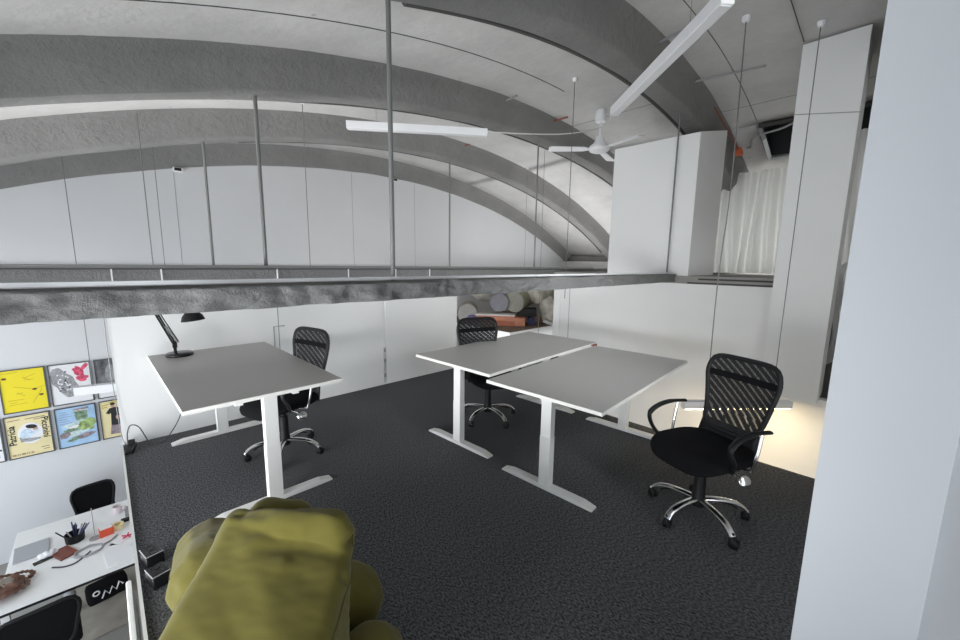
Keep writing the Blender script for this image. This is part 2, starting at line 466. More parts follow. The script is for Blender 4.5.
# white wall on the right with the attic floor (ledge) on top
wr = struct(MB().box((PW, .30, ZL), (PW+.10, 3.58, 1.405)).box((PW, -1.2, ZL), (PW+.10, .30, .27)).build('wall_right', M['white_wall']))
MB().box((PW-.006, 3.30, ZL), (PW, 3.306, 1.40)).build('panel_joint', M['grey_plastic'], wr)
MB().box((PW-.012, 3.47, ZL), (PW+.11, 3.59, 1.405)).build('end_post', M['white_panel'], wr)
struct(MB().box((PW-.02, .46, 1.405), (XR, 3.60, 1.50)).box((6.6, -1.15, 1.405), (XR, .46, 1.50)).build('floor_attic', M['attic']))
t_ = struct(MB().box((PW-.03, .46, 1.405), (PW+.25, 1.62, 1.425)).box((PW-.03, .46, 1.455), (PW+.25, 1.5, 1.475)).build('trim_3', M['joint']))
# tall white shaft from the lower hall to the vault
b = MB(); x0, x1, y0, y1 = 4.98, 5.55, .268, .735
b.prism([(x0, y0, .27), (x1, y0, .27), (x1, y1, .27), (x0, y1, .27)], (0, 0, 3.45))
cs = struct(b.build('wall_shaft', M['white_panel']))
MB().tube([(x0-.002, .742, 3.098), (x0-.002, .266, 3.006)], .004, 6).build('panel_joint', M['grey_plastic'], cs)
# white boxed shaft standing on the attic floor
b = MB(); q0, q1 = 1.63, 2.70
b.prism([(PW, q0, 1.50), (6.25, q0, 1.50), (6.25, q0, 3.45), (PW, q0, 3.19)], (0, q1-q0, 0))
struct(b.build('wall_box', M['white_panel']))
# white pillar beside the camera and the wall it meets
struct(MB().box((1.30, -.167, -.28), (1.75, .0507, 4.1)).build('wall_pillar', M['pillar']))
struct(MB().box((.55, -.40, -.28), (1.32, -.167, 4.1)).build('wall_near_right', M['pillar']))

# roof hatch: frame and dark shaft
hx0, hx1, hy0, hy1 = HATCH
def hz(x, y): return zslab(x, y)
he = sempty('window_1', (0, 0, 0))
b = MB()
for (ax, ay, bx, by) in ((hx0, hy0, hx0, hy1), (hx1, hy0, hx1, hy1), (hx0, hy0, hx1, hy0), (hx0, hy1, hx1, hy1)):
    p, q = Vector((ax, ay, hz(ax, ay)-.04)), Vector((bx, by, hz(bx, by)-.04))
    b.prism([p, q, q+Vector((0, 0, .9)), p+Vector((0, 0, .9))], Vector((.02, .02, 0)))
b.prism([(hx0, hy0, hz(hx0, hy0)+.8), (hx1, hy0, hz(hx1, hy0)+.8), (hx1, hy1, hz(hx1, hy1)+.8), (hx0, hy1, hz(hx0, hy1)+.8)], (0, 0, .03))
b.build('hatch_shaft', M['dark_void'], he)
for (ax, ay, bx, by, m_) in ((hx1, hy0, hx1, hy1, 'alu'), (hx0+.35, hy1, hx1, hy1, 'alu'), (hx0, hy1, hx0+.35, hy1, 'grey_plastic'), (hx0, hy0, hx0, hy1, 'joint'), (hx0+.3, hy0, hx1, hy0, 'alu')):
    MB().cyl((ax, ay, hz(ax, ay)-.02), (bx, by, hz(bx, by)-.02), .035, n=4).build('hatch_frame', M[m_], he)

# ------------------------------------------------------------------ small fittings on the vault
def on_slab(x, y, dz=0.): return Vector((x, y, zslab(x, y)+dz))
jb = tag(MB().box((7.0, 1.62, 3.30), (7.16, 1.72, 3.46), bevel=.01).build('junction_box', M['orange'], origin=(7.08, 1.67, 3.38)), 'orange junction box where the near arch meets the roof slab, above the curtain', 'electrical box')
cd = MB().tube(smooth_path([(7.10, 1.64, 3.42), (7.0, 1.50, zslab(7.0, 1.5)-.03), (6.75, 1.42, zslab(6.75, 1.42)-.03), (6.6, 1.1, zslab(6.6, 1.1)-.06), (6.5, .9, zslab(6.5, .9)-.05), (6.45, .7, zslab(6.45, .7)-.04)]), .014, 6)
tag(cd.build('conduit', M['grey_plastic'], smooth=True), 'grey cable running from the orange junction box along the roof hatch', 'cable')
tag(MB().tube([(5.75, 1.67, zslab(5.75, 1.67)-.05), (6.4, 1.67, zslab(6.4, 1.67)-.05), (7.05, 1.66, zslab(7.05, 1.66)-.02)], .010, 6).build('conduit', M['red_brown']), 'rust red conduit running down beside the near arch to the orange box', 'pipe')
for (p, q, m_, lab) in (((4.02, 1.74), (3.98, 1.40), 'grey_plastic', 'grey pipe stub on the slab behind the upper end of the steep hanging lamp'),
                        ((5.05, 1.72), (5.16, 1.05), 'grey_plastic', 'longer grey pipe stub crossing the slab beside the white cable rose above the curtain'),
                        ((4.93, 3.62), (4.95, 3.32), 'red_brown', 'red pipe stub on the slab just left of the ceiling fan'),
                        ((3.88, 3.63), (3.88, 3.36), 'grey_plastic', 'dark pipe stub on the slab above the right end of the level hanging lamp'),
                        ((4.78, 5.42), (4.81, 5.22), 'red_brown', 'small red pipe stub on the farther arch below the level hanging lamp')):
    a_, c_ = on_slab(*p, -.03), on_slab(*q, -.03)
    tag(MB().cyl(a_, c_, .012, n=8).build('pipe_stub', M[m_], smooth=True), lab, 'pipe', 'pipe stubs on the vault')
for i, (x, y, lab) in enumerate(((.93, 7.24, 'white emergency lamp under the arch on the left of the end wall'), (4.54, 7.24, 'white emergency lamp under the arch behind the long steel rod'))):
    z = 2.89 if i == 0 else 3.30
    e = thing('emergency_lamp', lab, 'lamp', (x, y, z), 0, 'emergency lamps on the end wall')
    MB().box((-.06, -.07, -.028), (.06, 0, .028), bevel=.01).build('housing', M['lamp_body'], e)
    MB().box((-.045, -.074, -.02), (.035, -.068, .02)).build('lens', M['black'], e)

# loose suspension cables hanging from white ceiling roses
def hang(x, y, z1, lab, r=.004, rose=True, m='steel', grp='thin cables hanging from the vault'):
    z0 = zslab(x, y)
    e = thing('hanging_cable', lab, 'cable', (x, y, z0), 0, grp)
    if rose: MB().lathe((0, 0, 0), [(.0, -.04), (.018, -.04), (.03, -.025), (.03, .0)], 14, cap=False).build('ceiling_rose', M['lamp_body'], e, smooth=True)
    MB().cyl((0, 0, -.04), (0, 0, z1-z0), r, n=6).build('wire', M[m], e)
    return e
hang(4.10, 2.675, 1.2, 'thin steel cable hanging from a white rose between the level lamp and the fan', .005)
hang(1.826, 4.817, 1.25, 'thin cable hanging from the slab right of the thick rod on the second arch')
hang(.392, 5.227, -.9, 'thin cable hanging in front of the left part of the end wall', .005, False)
hang(5.62, 4.2, -.9, 'thin cable from a white hook on the slab under the second arch, below the fan', .004)
hang(4.75, 5.66, 1.2, 'thin cable hanging beyond the second arch, left of the fan', .003, False)
hang(6.4, 5.2, 1.3, 'thin cable with a small white rose low on the vault left of the white box', .003)
# thicker cable down to the socket at the corner of the mezzanine
tag(MB().tube(smooth_path([(-.012, 4.40, 1.36), (-.02, 4.40, .9), (-.012, 4.40, .4), (.0, 4.38, .10), (.02, 4.33, .035)]), .0035, 6).build('power_cable', M['steel'], smooth=True), 'thin grey cable running down the left end of the low partition to the power strip', 'cable')

# linear lamps
def linear_lamp(P, Q, lab, w=.075, h=.075, warm=False, tops=None, rose=True, grp='white linear lamps'):
    P, Q = Vector(P), Vector(Q); c = (P+Q)/2; d = Q-P; L = d.length; rz = math.atan2(d.y, d.x)
    e = thing('linear_lamp', lab, 'lamp', c, rz, grp)
    MB().box((-L/2, -w/2, -h/2), (L/2, w/2, h/2)).build('housing', M['lamp_body'], e, bevel=.004)
    MB().box((-L/2+.015, -w/2+.008, -h/2-.004), (L/2-.015, w/2-.008, -h/2+.002)).build('diffuser', M['lamp_warm' if warm else 'lamp_off'], e)
    if tops:
        for (x, y, off) in tops:
            z0 = zslab(x, y)-c.z
            mi = Matrix.Rotation(-rz, 3, 'Z')
            t = mi@Vector((x-c.x, y-c.y, 0))
            wv = MB()
            if not rose: wv.cyl((t.x, t.y, z0-.02), (t.x, 0, h/2), .0014, n=5)
            elif off: wv.tube(smooth_path([(t.x, t.y, z0-.03), (t.x+.02, t.y, z0*.6), (t.x-.01, t.y, z0*.35), (t.x, 0, h/2)]), .005, 6)
            else: wv.cyl((t.x, t.y, z0-.03), (t.x, 0, h/2), .004, n=6)
            s_ = wv.build('suspension_cable', M['steel'], e)
            if rose: MB().lathe((t.x, t.y, z0), [(.0, -.045), (.02, -.045), (.034, -.028), (.034, 0)], 14, cap=False).build('ceiling_rose', M['lamp_body'], s_, smooth=True)
    return e
linear_lamp((2.005, 4.10, 3.048), (3.20, 3.19, 3.048), 'level white linear lamp hanging in front of the second arch, behind the long steel rod', rose=False, tops=[(2.25, 3.915, 0), (2.96, 3.375, 0)])
linear_lamp((3.505, 1.853, 3.012), (2.46, .70, 3.012), 'long white linear lamp rising steeply to the top edge, nearest of the hanging lamps', rose=False, tops=[(2.7, .965, 0), (3.3, 1.627, 0)])
linear_lamp((4.03, 1.20, .255), (4.86, .46, .255), 'lit white linear lamp hanging low behind the right office chair', warm=True, tops=[(4.208, 1.04, 1), (4.718, .587, 0)])
linear_lamp((-.36, 6.70, .0), (.75, 6.40, .0), 'white linear lamp hanging in front of the poster wall', w=.10, h=.10, tops=[(-.2, 6.657, 0), (.6, 6.44, 0)])

# ceiling fan with three blades
fx, fy = 5.13, 2.90; fz = zslab(fx, fy)
e = thing('ceiling_fan', 'white three-bladed ceiling fan hanging from the vault above the white boxed shaft', 'fan', (fx, fy, fz))
MB().lathe((0, 0, 0), [(.0, -.15), (.065, -.15), (.075, -.13), (.075, -.02), (.07, 0)], 20, cap=False).build('canopy', M['lamp_body'], e, smooth=True)
MB().cyl((0, 0, -.14), (0, 0, -.40), .014, n=10).build('down_rod', M['lamp_body'], e, smooth=True)
MB().lathe((0, 0, 0), [(.015, -.34), (.055, -.345), (.075, -.42), (.135, -.47), (.145, -.50), (.13, -.53), (.08, -.55), (.0, -.555)], 28, cap=False).build('motor', M['lamp_body'], e, smooth=True)
for k in range(3):
    a = R(134+120*k-0)
    rm = Matrix.Rotation(a, 3, 'Z')@Matrix.Rotation(R(10), 3, 'X')
    bl = MB()
    pts = [(.13, -.02), (.22, -.055), (.66, -.07), (.70, -.055), (.70, .055), (.66, .07), (.22, .055), (.13, .02)]
    bl.prism([rm@Vector((x, y, -.012))+Vector((0, 0, -.50)) for x, y in pts], (0, 0, .012))
    bl.build('blade', M['lamp_body'], e)
# slack white flex from the level lamp by way of the fan to the steep lamp
tag(MB().tube(smooth_path([(3.20, 3.19, 3.06), (3.7, 3.10, 3.135), (4.4, 2.99, 3.27), (4.95, 2.89, 3.43), (5.10, 2.86, 3.50)])+smooth_path([(5.11, 2.84, 3.50), (4.6, 2.5, 3.36), (4.0, 2.15, 3.16), (3.52, 1.87, 3.03)]), .007, 6).build('power_cable', M['cable_white'], smooth=True), 'slack white cable strung between the two upper linear lamps by way of the ceiling fan', 'cable')

# sheer curtain hanging from the low part of the vault down to the attic floor
def cur(u, v):
    y = 2.05-1.0*u
    x = 7.62
    zt = zslab(x, y)-.06; z = zt+(1.52-zt)*v
    amp = .05+.03*v
    xx = x+amp*math.sin(u*38+.8*math.sin(u*9))+.03*math.sin(u*15+v*3)+.05*v*math.sin(u*6+1)
    yy = y+.05*math.sin(v*2.2+u*11)*v
    return (xx, yy, z)
tag(MB().grid(cur, 150, 26).build('curtain', M['curtain'], smooth=True, origin=(7.62, 1.5, 1.52)), 'sheer white curtain hanging in folds between the white box and the tall white shaft', 'curtain')
def cur2(u, v):
    y = .62-.75*u; x = 7.0; zt = zslab(x, y)-.05; z = zt+(1.52-zt)*v
    return (x+.05*math.sin(u*26)+.10*v*math.sin(u*5), y-.12*v*v, z)
tag(MB().grid(cur2, 80, 20).build('curtain', M['curtain'], smooth=True, origin=(7.0, .25, 1.52)), 'narrow strip of white curtain seen between the tall shaft and the near pillar', 'curtain')
tag(MB().grid(lambda u, v: (5.9+.05*math.sin(u*9+v*4), .14+.16*u+.03*math.sin(v*7), 1.75-1.15*v-.1*u), 10, 20).build('hanging_cloth', M['curtain'], smooth=True, origin=(5.9, .2, 1.2)), 'crumpled white cloth hanging in the gap beside the tall white shaft', 'cloth')
b = MB()
for k in range(6): b.box((5.75, -.10, ZL+k*.52), (6.5, .20, ZL+k*.52+.035))
b.box((5.75, .18, ZL), (6.5, .21, .42)); b.box((5.75, -.12, ZL), (6.5, -.10, .42)); b.box((6.47, -.1, ZL), (6.5, .2, .42))
tag(b.build('shelf_unit', M['brown'], origin=(6.1, .05, ZL)), 'brown wooden shelf glimpsed between the tall shaft and the near pillar', 'shelf')

# ------------------------------------------------------------------ sit-stand desks
def desk(name_label, c, L, W, h, rz, leg_x, extra=None):
    e = thing('desk', name_label, 'desk', (c[0], c[1], 0), rz, 'grey sit-stand desks')
    MB().box((-L/2+.002, -W/2+.002, h-.022), (L/2-.002, W/2-.002, h)).build('tabletop', M['desk_grey'], e)
    b = MB(); t = .004
    b.box((-L/2, -W/2, h-.024), (L/2, -W/2+t, h-.0008)); b.box((-L/2, W/2-t, h-.024), (L/2, W/2, h-.0008))
    b.box((-L/2, -W/2+t, h-.024), (-L/2+t, W/2-t, h-.0008)); b.box((L/2-t, -W/2+t, h-.024), (L/2, W/2-t, h-.0008))
    b.build('edge_band', M['cream'], e)
    b = MB(); xa, xb = leg_x
    for y in (-.17, .17): b.box((xa, y-.02, h-.066), (xb, y+.02, h-.024))
    b.build('frame_rail', M['white_metal'], e)
    for x in leg_x:
        l = MB().box((x-.028, -.042, .36), (x+.028, .042, h-.03)).box((x-.030, -.044, .028), (x+.030, .044, .40)).box((x-.02, -W*.28, h-.042), (x+.02, W*.28, h-.024)).build('leg', M['white_metal'], e, bevel=.003)
        f = MB().prism([(x-.035, -.385, 0), (x-.035, .385, 0), (x-.035, .385, .012), (x-.035, .30, .030), (x-.035, -.30, .030), (x-.035, -.385, .012)], (.07, 0, 0)).build('foot', M['white_metal'], l, bevel=.003)
    return e
dA = desk('grey-topped white sit-stand desk beside the storage nook, farther desk of the touching pair', (2.965, 2.515), 1.80, .92, .765, R(2.6), (-.78, .60))
dB = desk('grey-topped white sit-stand desk nearest the right office chair, front desk of the touching pair', (2.93, 1.555), 1.78, .93, .745, R(2.8), (-.745, .645))
dC = desk('grey-topped white sit-stand desk carrying the black desk lamp, under the concrete beam', (.70, 3.485), 1.75, .93, .78, R(-89), (-.665, .79))
# controller and cable tray on the near edge of the far desk
MB().box((.0, -.475, .70), (.09, -.44, .742)).build('control_box', M['black'], dA)
MB().box((.10, -.475, .705), (.80, -.455, .742)).build('cable_tray', M['white_metal'], dA)
MB().box((.78, -.480, .722), (.88, -.458, .752)).build('tag', M['red_brown'], dA)

# ------------------------------------------------------------------ office chairs
def rounded_outline(n=64):
    """backrest outline in (width, height): broad rounded top, narrowing waist"""
    out = []
    for k in range(n):
        a = 2*PI*k/n; ca, sa = math.cos(a), math.sin(a)
        s = (abs(ca)**6.5+abs(sa)**6.5)**(-1/6.5)
        u, v = ca*s, sa*s
        t = (v+1)/2
        w = .172+.062*min(1, t*1.35)**1.1-.03*max(0, t-.72)
        out.append((u*w, t))
    return out
def back_pt(y, t, off=0.):
    """t 0..1 from waist to top of back; y across"""
    z = .545+.475*t
    x = -.235-.085*t-.05*(t*(1-t))+.30*y*y*1.3-off
    if t < .25: x += .03*(.25-t)/.25
    return Vector((x, y, z))
def make_chair(label, loc, rz, star=20, arms=True, grp='black mesh office chairs on the mezzanine'):
    e = thing('office_chair', label, 'chair', loc, rz, grp)
    MB().lathe((0, 0, 0), [(.0, .075), (.042, .08), (.048, .12), (.04, .135), (.04, .16), (.036, .17), (.033, .33), (.022, .335), (.022, .43)], 18, cap=False).build('gas_lift', M['black'], e, smooth=True)
    for k in range(5):
        a = R(72*k+star); ca, sa = math.cos(a), math.sin(a)
        pts = bez((.035, 0, .125), (.15, 0, .135), (.25, 0, .13), (.295, 0, .068), 12)
        pts = [(p.x*ca, p.x*sa, p.z) for p in pts]
        lg = MB().tube(pts, [.021]*4+[.020]*5+[.018]*4, 10, flat=(1.15, .62)).build('base_leg', M['chrome'], e, smooth=True)
        MB().tube([(p[0]*.86, p[1]*.86, p[2]-.012) for p in pts[1:11]], .012, 8, flat=(.9, .5)).build('leg_channel', M['black'], lg, smooth=True)
        cx, cy = .292*ca, .292*sa; wa = a+R(35+40*k); px, py = -math.sin(wa), math.cos(wa)
        c = MB()
        for s in (-1, 1):
            o = Vector((cx+px*.013*s+.012*math.cos(wa), cy+py*.013*s+.012*math.sin(wa), .028))
            c.lathe(o, [(.0, -.010), (.022, -.010), (.028, -.006), (.028, .006), (.022, .010), (.0, .010)], 16, axis=(px, py, 0), cap=False)
        c.lathe((cx, cy, .03), [(.018, .0), (.020, .025), (.010, .038), (.008, .06)], 12)
        c.build('caster', M['black'], e, smooth=True)
    # seat: rounded cushion with a soft waterfall front
    def seat(u, v):
        th = 2*PI*u; ph = -PI/2+PI*v
        c, s = math.cos(th), math.sin(th)
        q = (abs(c)**3.2+abs(s)**3.2)**(-1/3.2)
        rr = abs(math.cos(ph))**.45
        x = c*q*rr*.262+.02; y = s*q*rr*.262
        z = .475+.042*math.copysign(abs(math.sin(ph))**.8, math.sin(ph))
        if x > .08: z -= .9*(x-.08)**2*1.6
        if math.sin(ph) > 0: z -= .012*(1-min(1, (x*x+y*y)/.05))
        return (x, y, z)
    sb = MB().grid(seat, 40, 16); bmesh.ops.remove_doubles(sb.bm, verts=sb.bm.verts[:], dist=1e-4)
    sb.build('seat', M['black_fabric'], e, smooth=True)
    MB().box((-.13, -.09, .395), (.10, .09, .44), bevel=.012).build('tilt_mechanism', M['black'], e)
    lv = MB().tube([(0.02, .08, .418), (.02, .23, .415), (.025, .275, .408)], .007, 8)
    lv = lv.build('lever', M['chrome'], e, smooth=True)
    MB().lathe((.02, .285, .40), [(.0, -.008), (.03, -.006), (.036, 0), (.03, .006), (.0, .008)], 20, axis=(.35, 1, .45), cap=False).build('lever_paddle', M['chrome'], lv, smooth=True)
    # backrest: frame, two net layers, headband
    ol = rounded_outline()
    fr = MB().loop_tube([back_pt(y, t) for y, t in ol], .0135, 8, flat=(1.2, .9)).build('backrest', M['black'], e, smooth=True)
    def net(name, off, mt):
        b = MB(); nu, nv = 16, 20
        def width(t):
            ws = [abs(y) for y, tt in ol if abs(tt-t) < .06]
            # interpolate the outline width at t
            best = 0
            for i in range(len(ol)):
                (y0, t0), (y1, t1) = ol[i], ol[(i+1) % len(ol)]
                if (t0-t)*(t1-t) <= 0 and abs(t1-t0) > 1e-9: best = max(best, abs(y0+(y1-y0)*(t-t0)/(t1-t0)))
            return best
        b.grid(lambda u, v: back_pt((u*2-1)*width(.004+.992*v), .004+.992*v, off), nu, nv)
        return b.build(name, mt, fr, smooth=True)
    net('net_panel', -.004, M['net_a']); net('net_panel', .022, M['net_b'])
    b = MB(); b.grid(lambda u, v: back_pt((u*2-1)*.222, .70+.09*v, -.006), 12, 3); b.build('head_band', M['black_fabric'], fr, smooth=True)
    # lower shell joining back and seat
    b = MB(); b.grid(lambda u, v: (-.215-.03*v+.30*((u*2-1)*.19)**2, (u*2-1)*(.205-.02*v), .44+.15*v), 12, 4)
    sh = b.build('lower_shell', M['black'], e, smooth=True)
    md = sh.modifiers.new('thick', 'SOLIDIFY'); md.thickness = .018
    b = MB()
    for s in (-1, 1): b.tube(bez((-.10, .05*s, .42), (-.28, .05*s, .40), (-.30, .07*s, .46), (-.285, .08*s, .62), 10), .010, 8)
    b.build('back_support', M['chrome'], e, smooth=True)
    if arms:
        for s in (-1, 1):
            y = .285*s
            pts = smooth_path([(-.155, y, .672), (-.02, y, .685), (.09, y, .672), (.165, y, .635), (.172, y, .590), (.135, y, .52), (.095, y*.86, .452)], 6)
            ar = MB().tube(pts, [.014]*6+[.017]*14+[.014]*(len(pts)-20), 8, flat=(1.25, .75)).build('armrest', M['black'], e, smooth=True)
            MB().tube([(-.085, y, .668), (-.065, y, .56), (-.04, y*.97, .445), (-.03, y*.60, .425)], .0105, 8).build('arm_strut', M['chrome'], ar, smooth=True)
    return e
make_chair('black mesh office chair with armrests and chrome star base, nearest the white pillar', (2.655, .645, 0), R(158), 76)
make_chair('black mesh office chair pushed under the desk that carries the lamp, by the low partition', (.985, 3.34, 0), R(195), 45)
make_chair('black mesh office chair tucked under the farther desk of the pair, before the storage nook', (2.785, 2.70, 0), R(-110), 11)

# ------------------------------------------------------------------ desk lamp and its cable
lx, ly, lz = .43, 4.20, .78
e = thing('desk_lamp', 'black articulated desk lamp on the corner of the left desk', 'lamp', (lx, ly, lz))
MB().lathe((0, 0, 0), [(.0, 0), (.098, 0), (.10, .006), (.10, .018), (.094, .026), (.03, .030), (0, .030)], 32, cap=False).build('base', M['black_gloss'], e, smooth=True)
dx, dy = .75, -.66                                        # the arms lie in this vertical plane
def lp(s, z, o=0.): return (s*dx-o*dy-.035*dx, s*dy+o*dx-.035*dy, z)
MB().cyl(lp(0, .02), lp(0, .085), .012, n=10).box(Vector(lp(0, .10))-Vector((.016, .016, .03)), Vector(lp(0, .10))+Vector((.016, .016, .03))).build('swivel', M['black'], e)
b = MB()
for o in (-.013, .013): b.cyl(lp(0, .10, o), lp(-.135, .385, o), .0075, n=8)
b.cyl(lp(.035, .125), lp(-.105, .385), .0045, n=8)
lo = b.build('lower_arm', M['black'], e, smooth=True)
b = MB()
for o in (-.006, .006): b.tube([Vector(lp(.03, .115, o)).lerp(Vector(lp(-.06, .26, o)), k/30)+Vector((.003*math.cos(k*2.1), .003*math.sin(k*2.1), 0)) for k in range(31)], .004, 6)
b.build('spring', M['grey_plastic'], lo, smooth=True)
MB().cyl(lp(-.135, .39, -.022), lp(-.135, .39, .022), .02, n=14).build('elbow', M['black'], e, smooth=True)
b = MB()
for o in (-.011, .011): b.cyl(lp(-.135, .39, o), lp(.145, .475, o), .0075, n=8)
b.cyl(lp(-.10, .375), lp(.145, .452), .0045, n=8)
b.build('upper_arm', M['black'], e, smooth=True)
MB().lathe(lp(.16, .435), [(.016, .02), (.024, .0), (.030, -.035), (.05, -.055), (.075, -.085), (.088, -.125), (.085, -.125), (.07, -.085), (.045, -.058), (.02, -.04)], 28, axis=(-.10, .05, 1), cap=False).build('lamp_shade', M['black'], e, smooth=True)
tag(MB().tube(smooth_path([(.36, 4.40, .775), (.40, 4.42, .55), (.42, 4.40, .22), (.30, 4.30, .03), (.24, 4.26, .008), (.17, 4.30, .008), (.15, 4.33, .06), (.11, 4.335, .17), (.06, 4.32, .20), (.035, 4.31, .14), (.030, 4.30, .05)]), .0045, 6).build('lamp_cable', M['cable_dark'], smooth=True), 'black lamp cable looping from the left desk to the power strip', 'cable')
e = thing('power_strip', 'black power strip at the back left corner of the carpet', 'power strip', (.045, 4.27, 0), R(80))
MB().box((-.09, -.028, 0), (.09, .028, .036), bevel=.006).build('body', M['black'], e)
MB().box((.035, -.02, .034), (.075, .02, .070), bevel=.005).build('plug', M['black_matt'], e)

# two black adapters by the carpet edge
for (x, y, rz, lab) in ((.055, 2.55, R(12), 'black two-socket box at the carpet edge, the one farther from the beanbag'), (.065, 2.36, R(14), 'black two-socket box at the carpet edge, the one right beside the beanbag')):
    e = thing('floor_socket', lab, 'socket', (x, y, 0), rz, 'black socket boxes at the carpet edge')
    MB().box((-.036, -.052, 0), (.040, .052, .07), bevel=.006).build('body', M['black_gloss'], e)
    b = MB()
    for s in (-1, 1): b.lathe((.002, .024*s, .07), [(.018, -.001), (.019, .002), (.016, .002), (.014, -.001)], 18, cap=False)
    b.build('socket_ring', M['black'], e, smooth=True)
    b = MB(); 
    for (a0, a1) in (((-.035, -.05), (.039, -.05)), ((-.035, .05), (-.035, -.05))):
        b.cyl((*a0, .070), (*a1, .070), .0025, n=6)
    b.build('rim', M['grey_plastic'], e)

# ------------------------------------------------------------------ beanbag
def hull(pts):
    b = bmesh.new()
    for p in pts: b.verts.new(p)
    bmesh.ops.convex_hull(b, input=b.verts[:])
    return b
def ball_pts(c, r, n=10, m=6):
    out = []
    for i in range(m+1):
        ph = -PI/2+PI*i/m
        for k in range(n):
            th = 2*PI*k/n
            out.append(Vector((c[0]+r[0]*math.cos(ph)*math.cos(th), c[1]+r[1]*math.cos(ph)*math.sin(th), max(.0, c[2]+r[2]*math.sin(ph)))))
    return out
B = MB()
def lobe(*balls): 
    pts = []
    for c, r in balls: pts += ball_pts(c, (r,)*3 if not isinstance(r, tuple) else r)
    B.merge(hull(pts))
# main pouch: sloping panel from the top ridge down towards the camera
lobe(((.300, 1.640, .580), .062), ((.530, 1.285, .505), .055), ((.030, 1.37, .390), .060), ((.320, 1.03, .41), .055), ((.13, 1.22, .12), .115), ((.27, .95, .12), .10))
# soft body on the floor
lobe(((.28, 1.75, .17), .17), ((.43, 1.50, .17), .17), ((.26, 1.15, .17), .16))
# left rear lobe
lobe(((.265, 2.13, .18), .168), ((.235, 1.90, .225), .172), ((.33, 1.80, .25), .16))
# hump behind the ridge
lobe(((.41, 1.70, .535), .080), ((.49, 1.61, .535), .078), ((.45, 1.70, .25), .17))
# fold rolled along the ridge, fattest at its right end
lobe(((.33, 1.59, .600), .045), ((.44, 1.47, .610), .055), ((.555, 1.345, .605), .060))
lobe(((.565, 1.33, .595), .052), ((.55, 1.31, .47), .05))
# right lobes
lobe(((.635, 1.42, .18), .150), ((.52, 1.45, .30), .12))
lobe(((.565, 1.12, .165), .142), ((.42, 1.0, .14), .13))
tmp = B.build('beanbag_raw', M['bean'])
md = tmp.modifiers.new('r', 'REMESH'); md.mode = 'VOXEL'; md.voxel_size = .011; md.use_smooth_shade = True
md = tmp.modifiers.new('s', 'SMOOTH'); md.factor = .5; md.iterations = 7
dg = bpy.context.evaluated_depsgraph_get()
me = bpy.data.meshes.new_from_object(tmp.evaluated_get(dg))
bpy.data.objects.remove(tmp, do_unlink=True)
# creases and soft folds: press the surface in along lines
CRE = [([(.60, 1.28, .565), (.53, 1.33, .565), (.45, 1.41, .575), (.36, 1.48, .575), (.29, 1.50, .54)], .020, .016),
       ([(.24, 1.50, .53), (.30, 1.43, .54), (.36, 1.35, .54)], .012, .011),
       ([(.20, 1.47, .51), (.25, 1.41, .52), (.29, 1.33, .50)], .010, .009),
       ([(.52, 1.19, .50), (.45, 1.28, .53), (.38, 1.36, .54)], .008, .013),
       ([(.40, 1.56, .63), (.48, 1.45, .65), (.56, 1.34, .65)], .009, .012),
       ([(.29, 1.64, .63), (.37, 1.53, .64), (.45, 1.41, .61)], .008, .013),
       ([(.13, 1.40, .44), (.20, 1.28, .46), (.24, 1.15, .44)], .007, .025)]
def seg_d(p, a, c):
    d = c-a; t = max(0, min(1, (p-a).dot(d)/d.length_squared)); return (p-(a+d*t)).length
me.update()
nr = [v.normal.copy() for v in me.vertices]
for v, n in zip(me.vertices, nr):
    p = v.co.copy(); d = 0
    for pts, dep, wid in CRE:
        P = [Vector(q) for q in pts]
        m_ = min(seg_d(p, a, c) for a, c in zip(P, P[1:]))
        d -= dep*math.exp(-(m_/wid)**2)
        d += dep*.55*math.exp(-((m_-wid*2)/(wid*1.2))**2)
    d += .007*noise.noise(p*5.5)+.004*noise.noise(Vector((p.x*13, p.y*9, p.z*13)))+.0028*noise.noise(Vector(((p.x+p.y)*32, (p.x-p.y)*12, p.z*20)))
    k = min(1, p.z/.08)
    v.co = p+n*d*k
    if v.co.z < .002: v.co.z = .002
for p in me.polygons: p.use_smooth = True
me.materials.clear(); me.materials.append(M['bean'])
bean = bpy.data.objects.new('beanbag', me); COL.objects.link(bean)
tag(bean, 'olive green canvas beanbag slumped on the dark carpet at the bottom of the view', 'beanbag')
bvh = BVHTree.FromPolygons([v.co.copy() for v in me.vertices], [tuple(p.vertices) for p in me.polygons])
def on_bag(pts, lift=.001):
    out = []
    for p in smooth_path(pts, 8):
        loc, n, i, d = bvh.find_nearest(p)
        out.append(loc+n*lift)
    return out
for pts in ([(.26, 1.69, .60), (.14, 1.55, .51), (.02, 1.45, .44), (-.03, 1.36, .35), (.0, 1.2, .2)], [(.60, 1.29, .58), (.59, 1.25, .50), (.48, 1.12, .46), (.38, 1.0, .42), (.42, .85, .25)],
            [(.13, 2.25, .22), (.10, 2.1, .24), (.10, 1.9, .30)]):
    MB().tube(on_bag(pts), .0028, 5).build('seam', M['bean_seam'], bean, smooth=True)

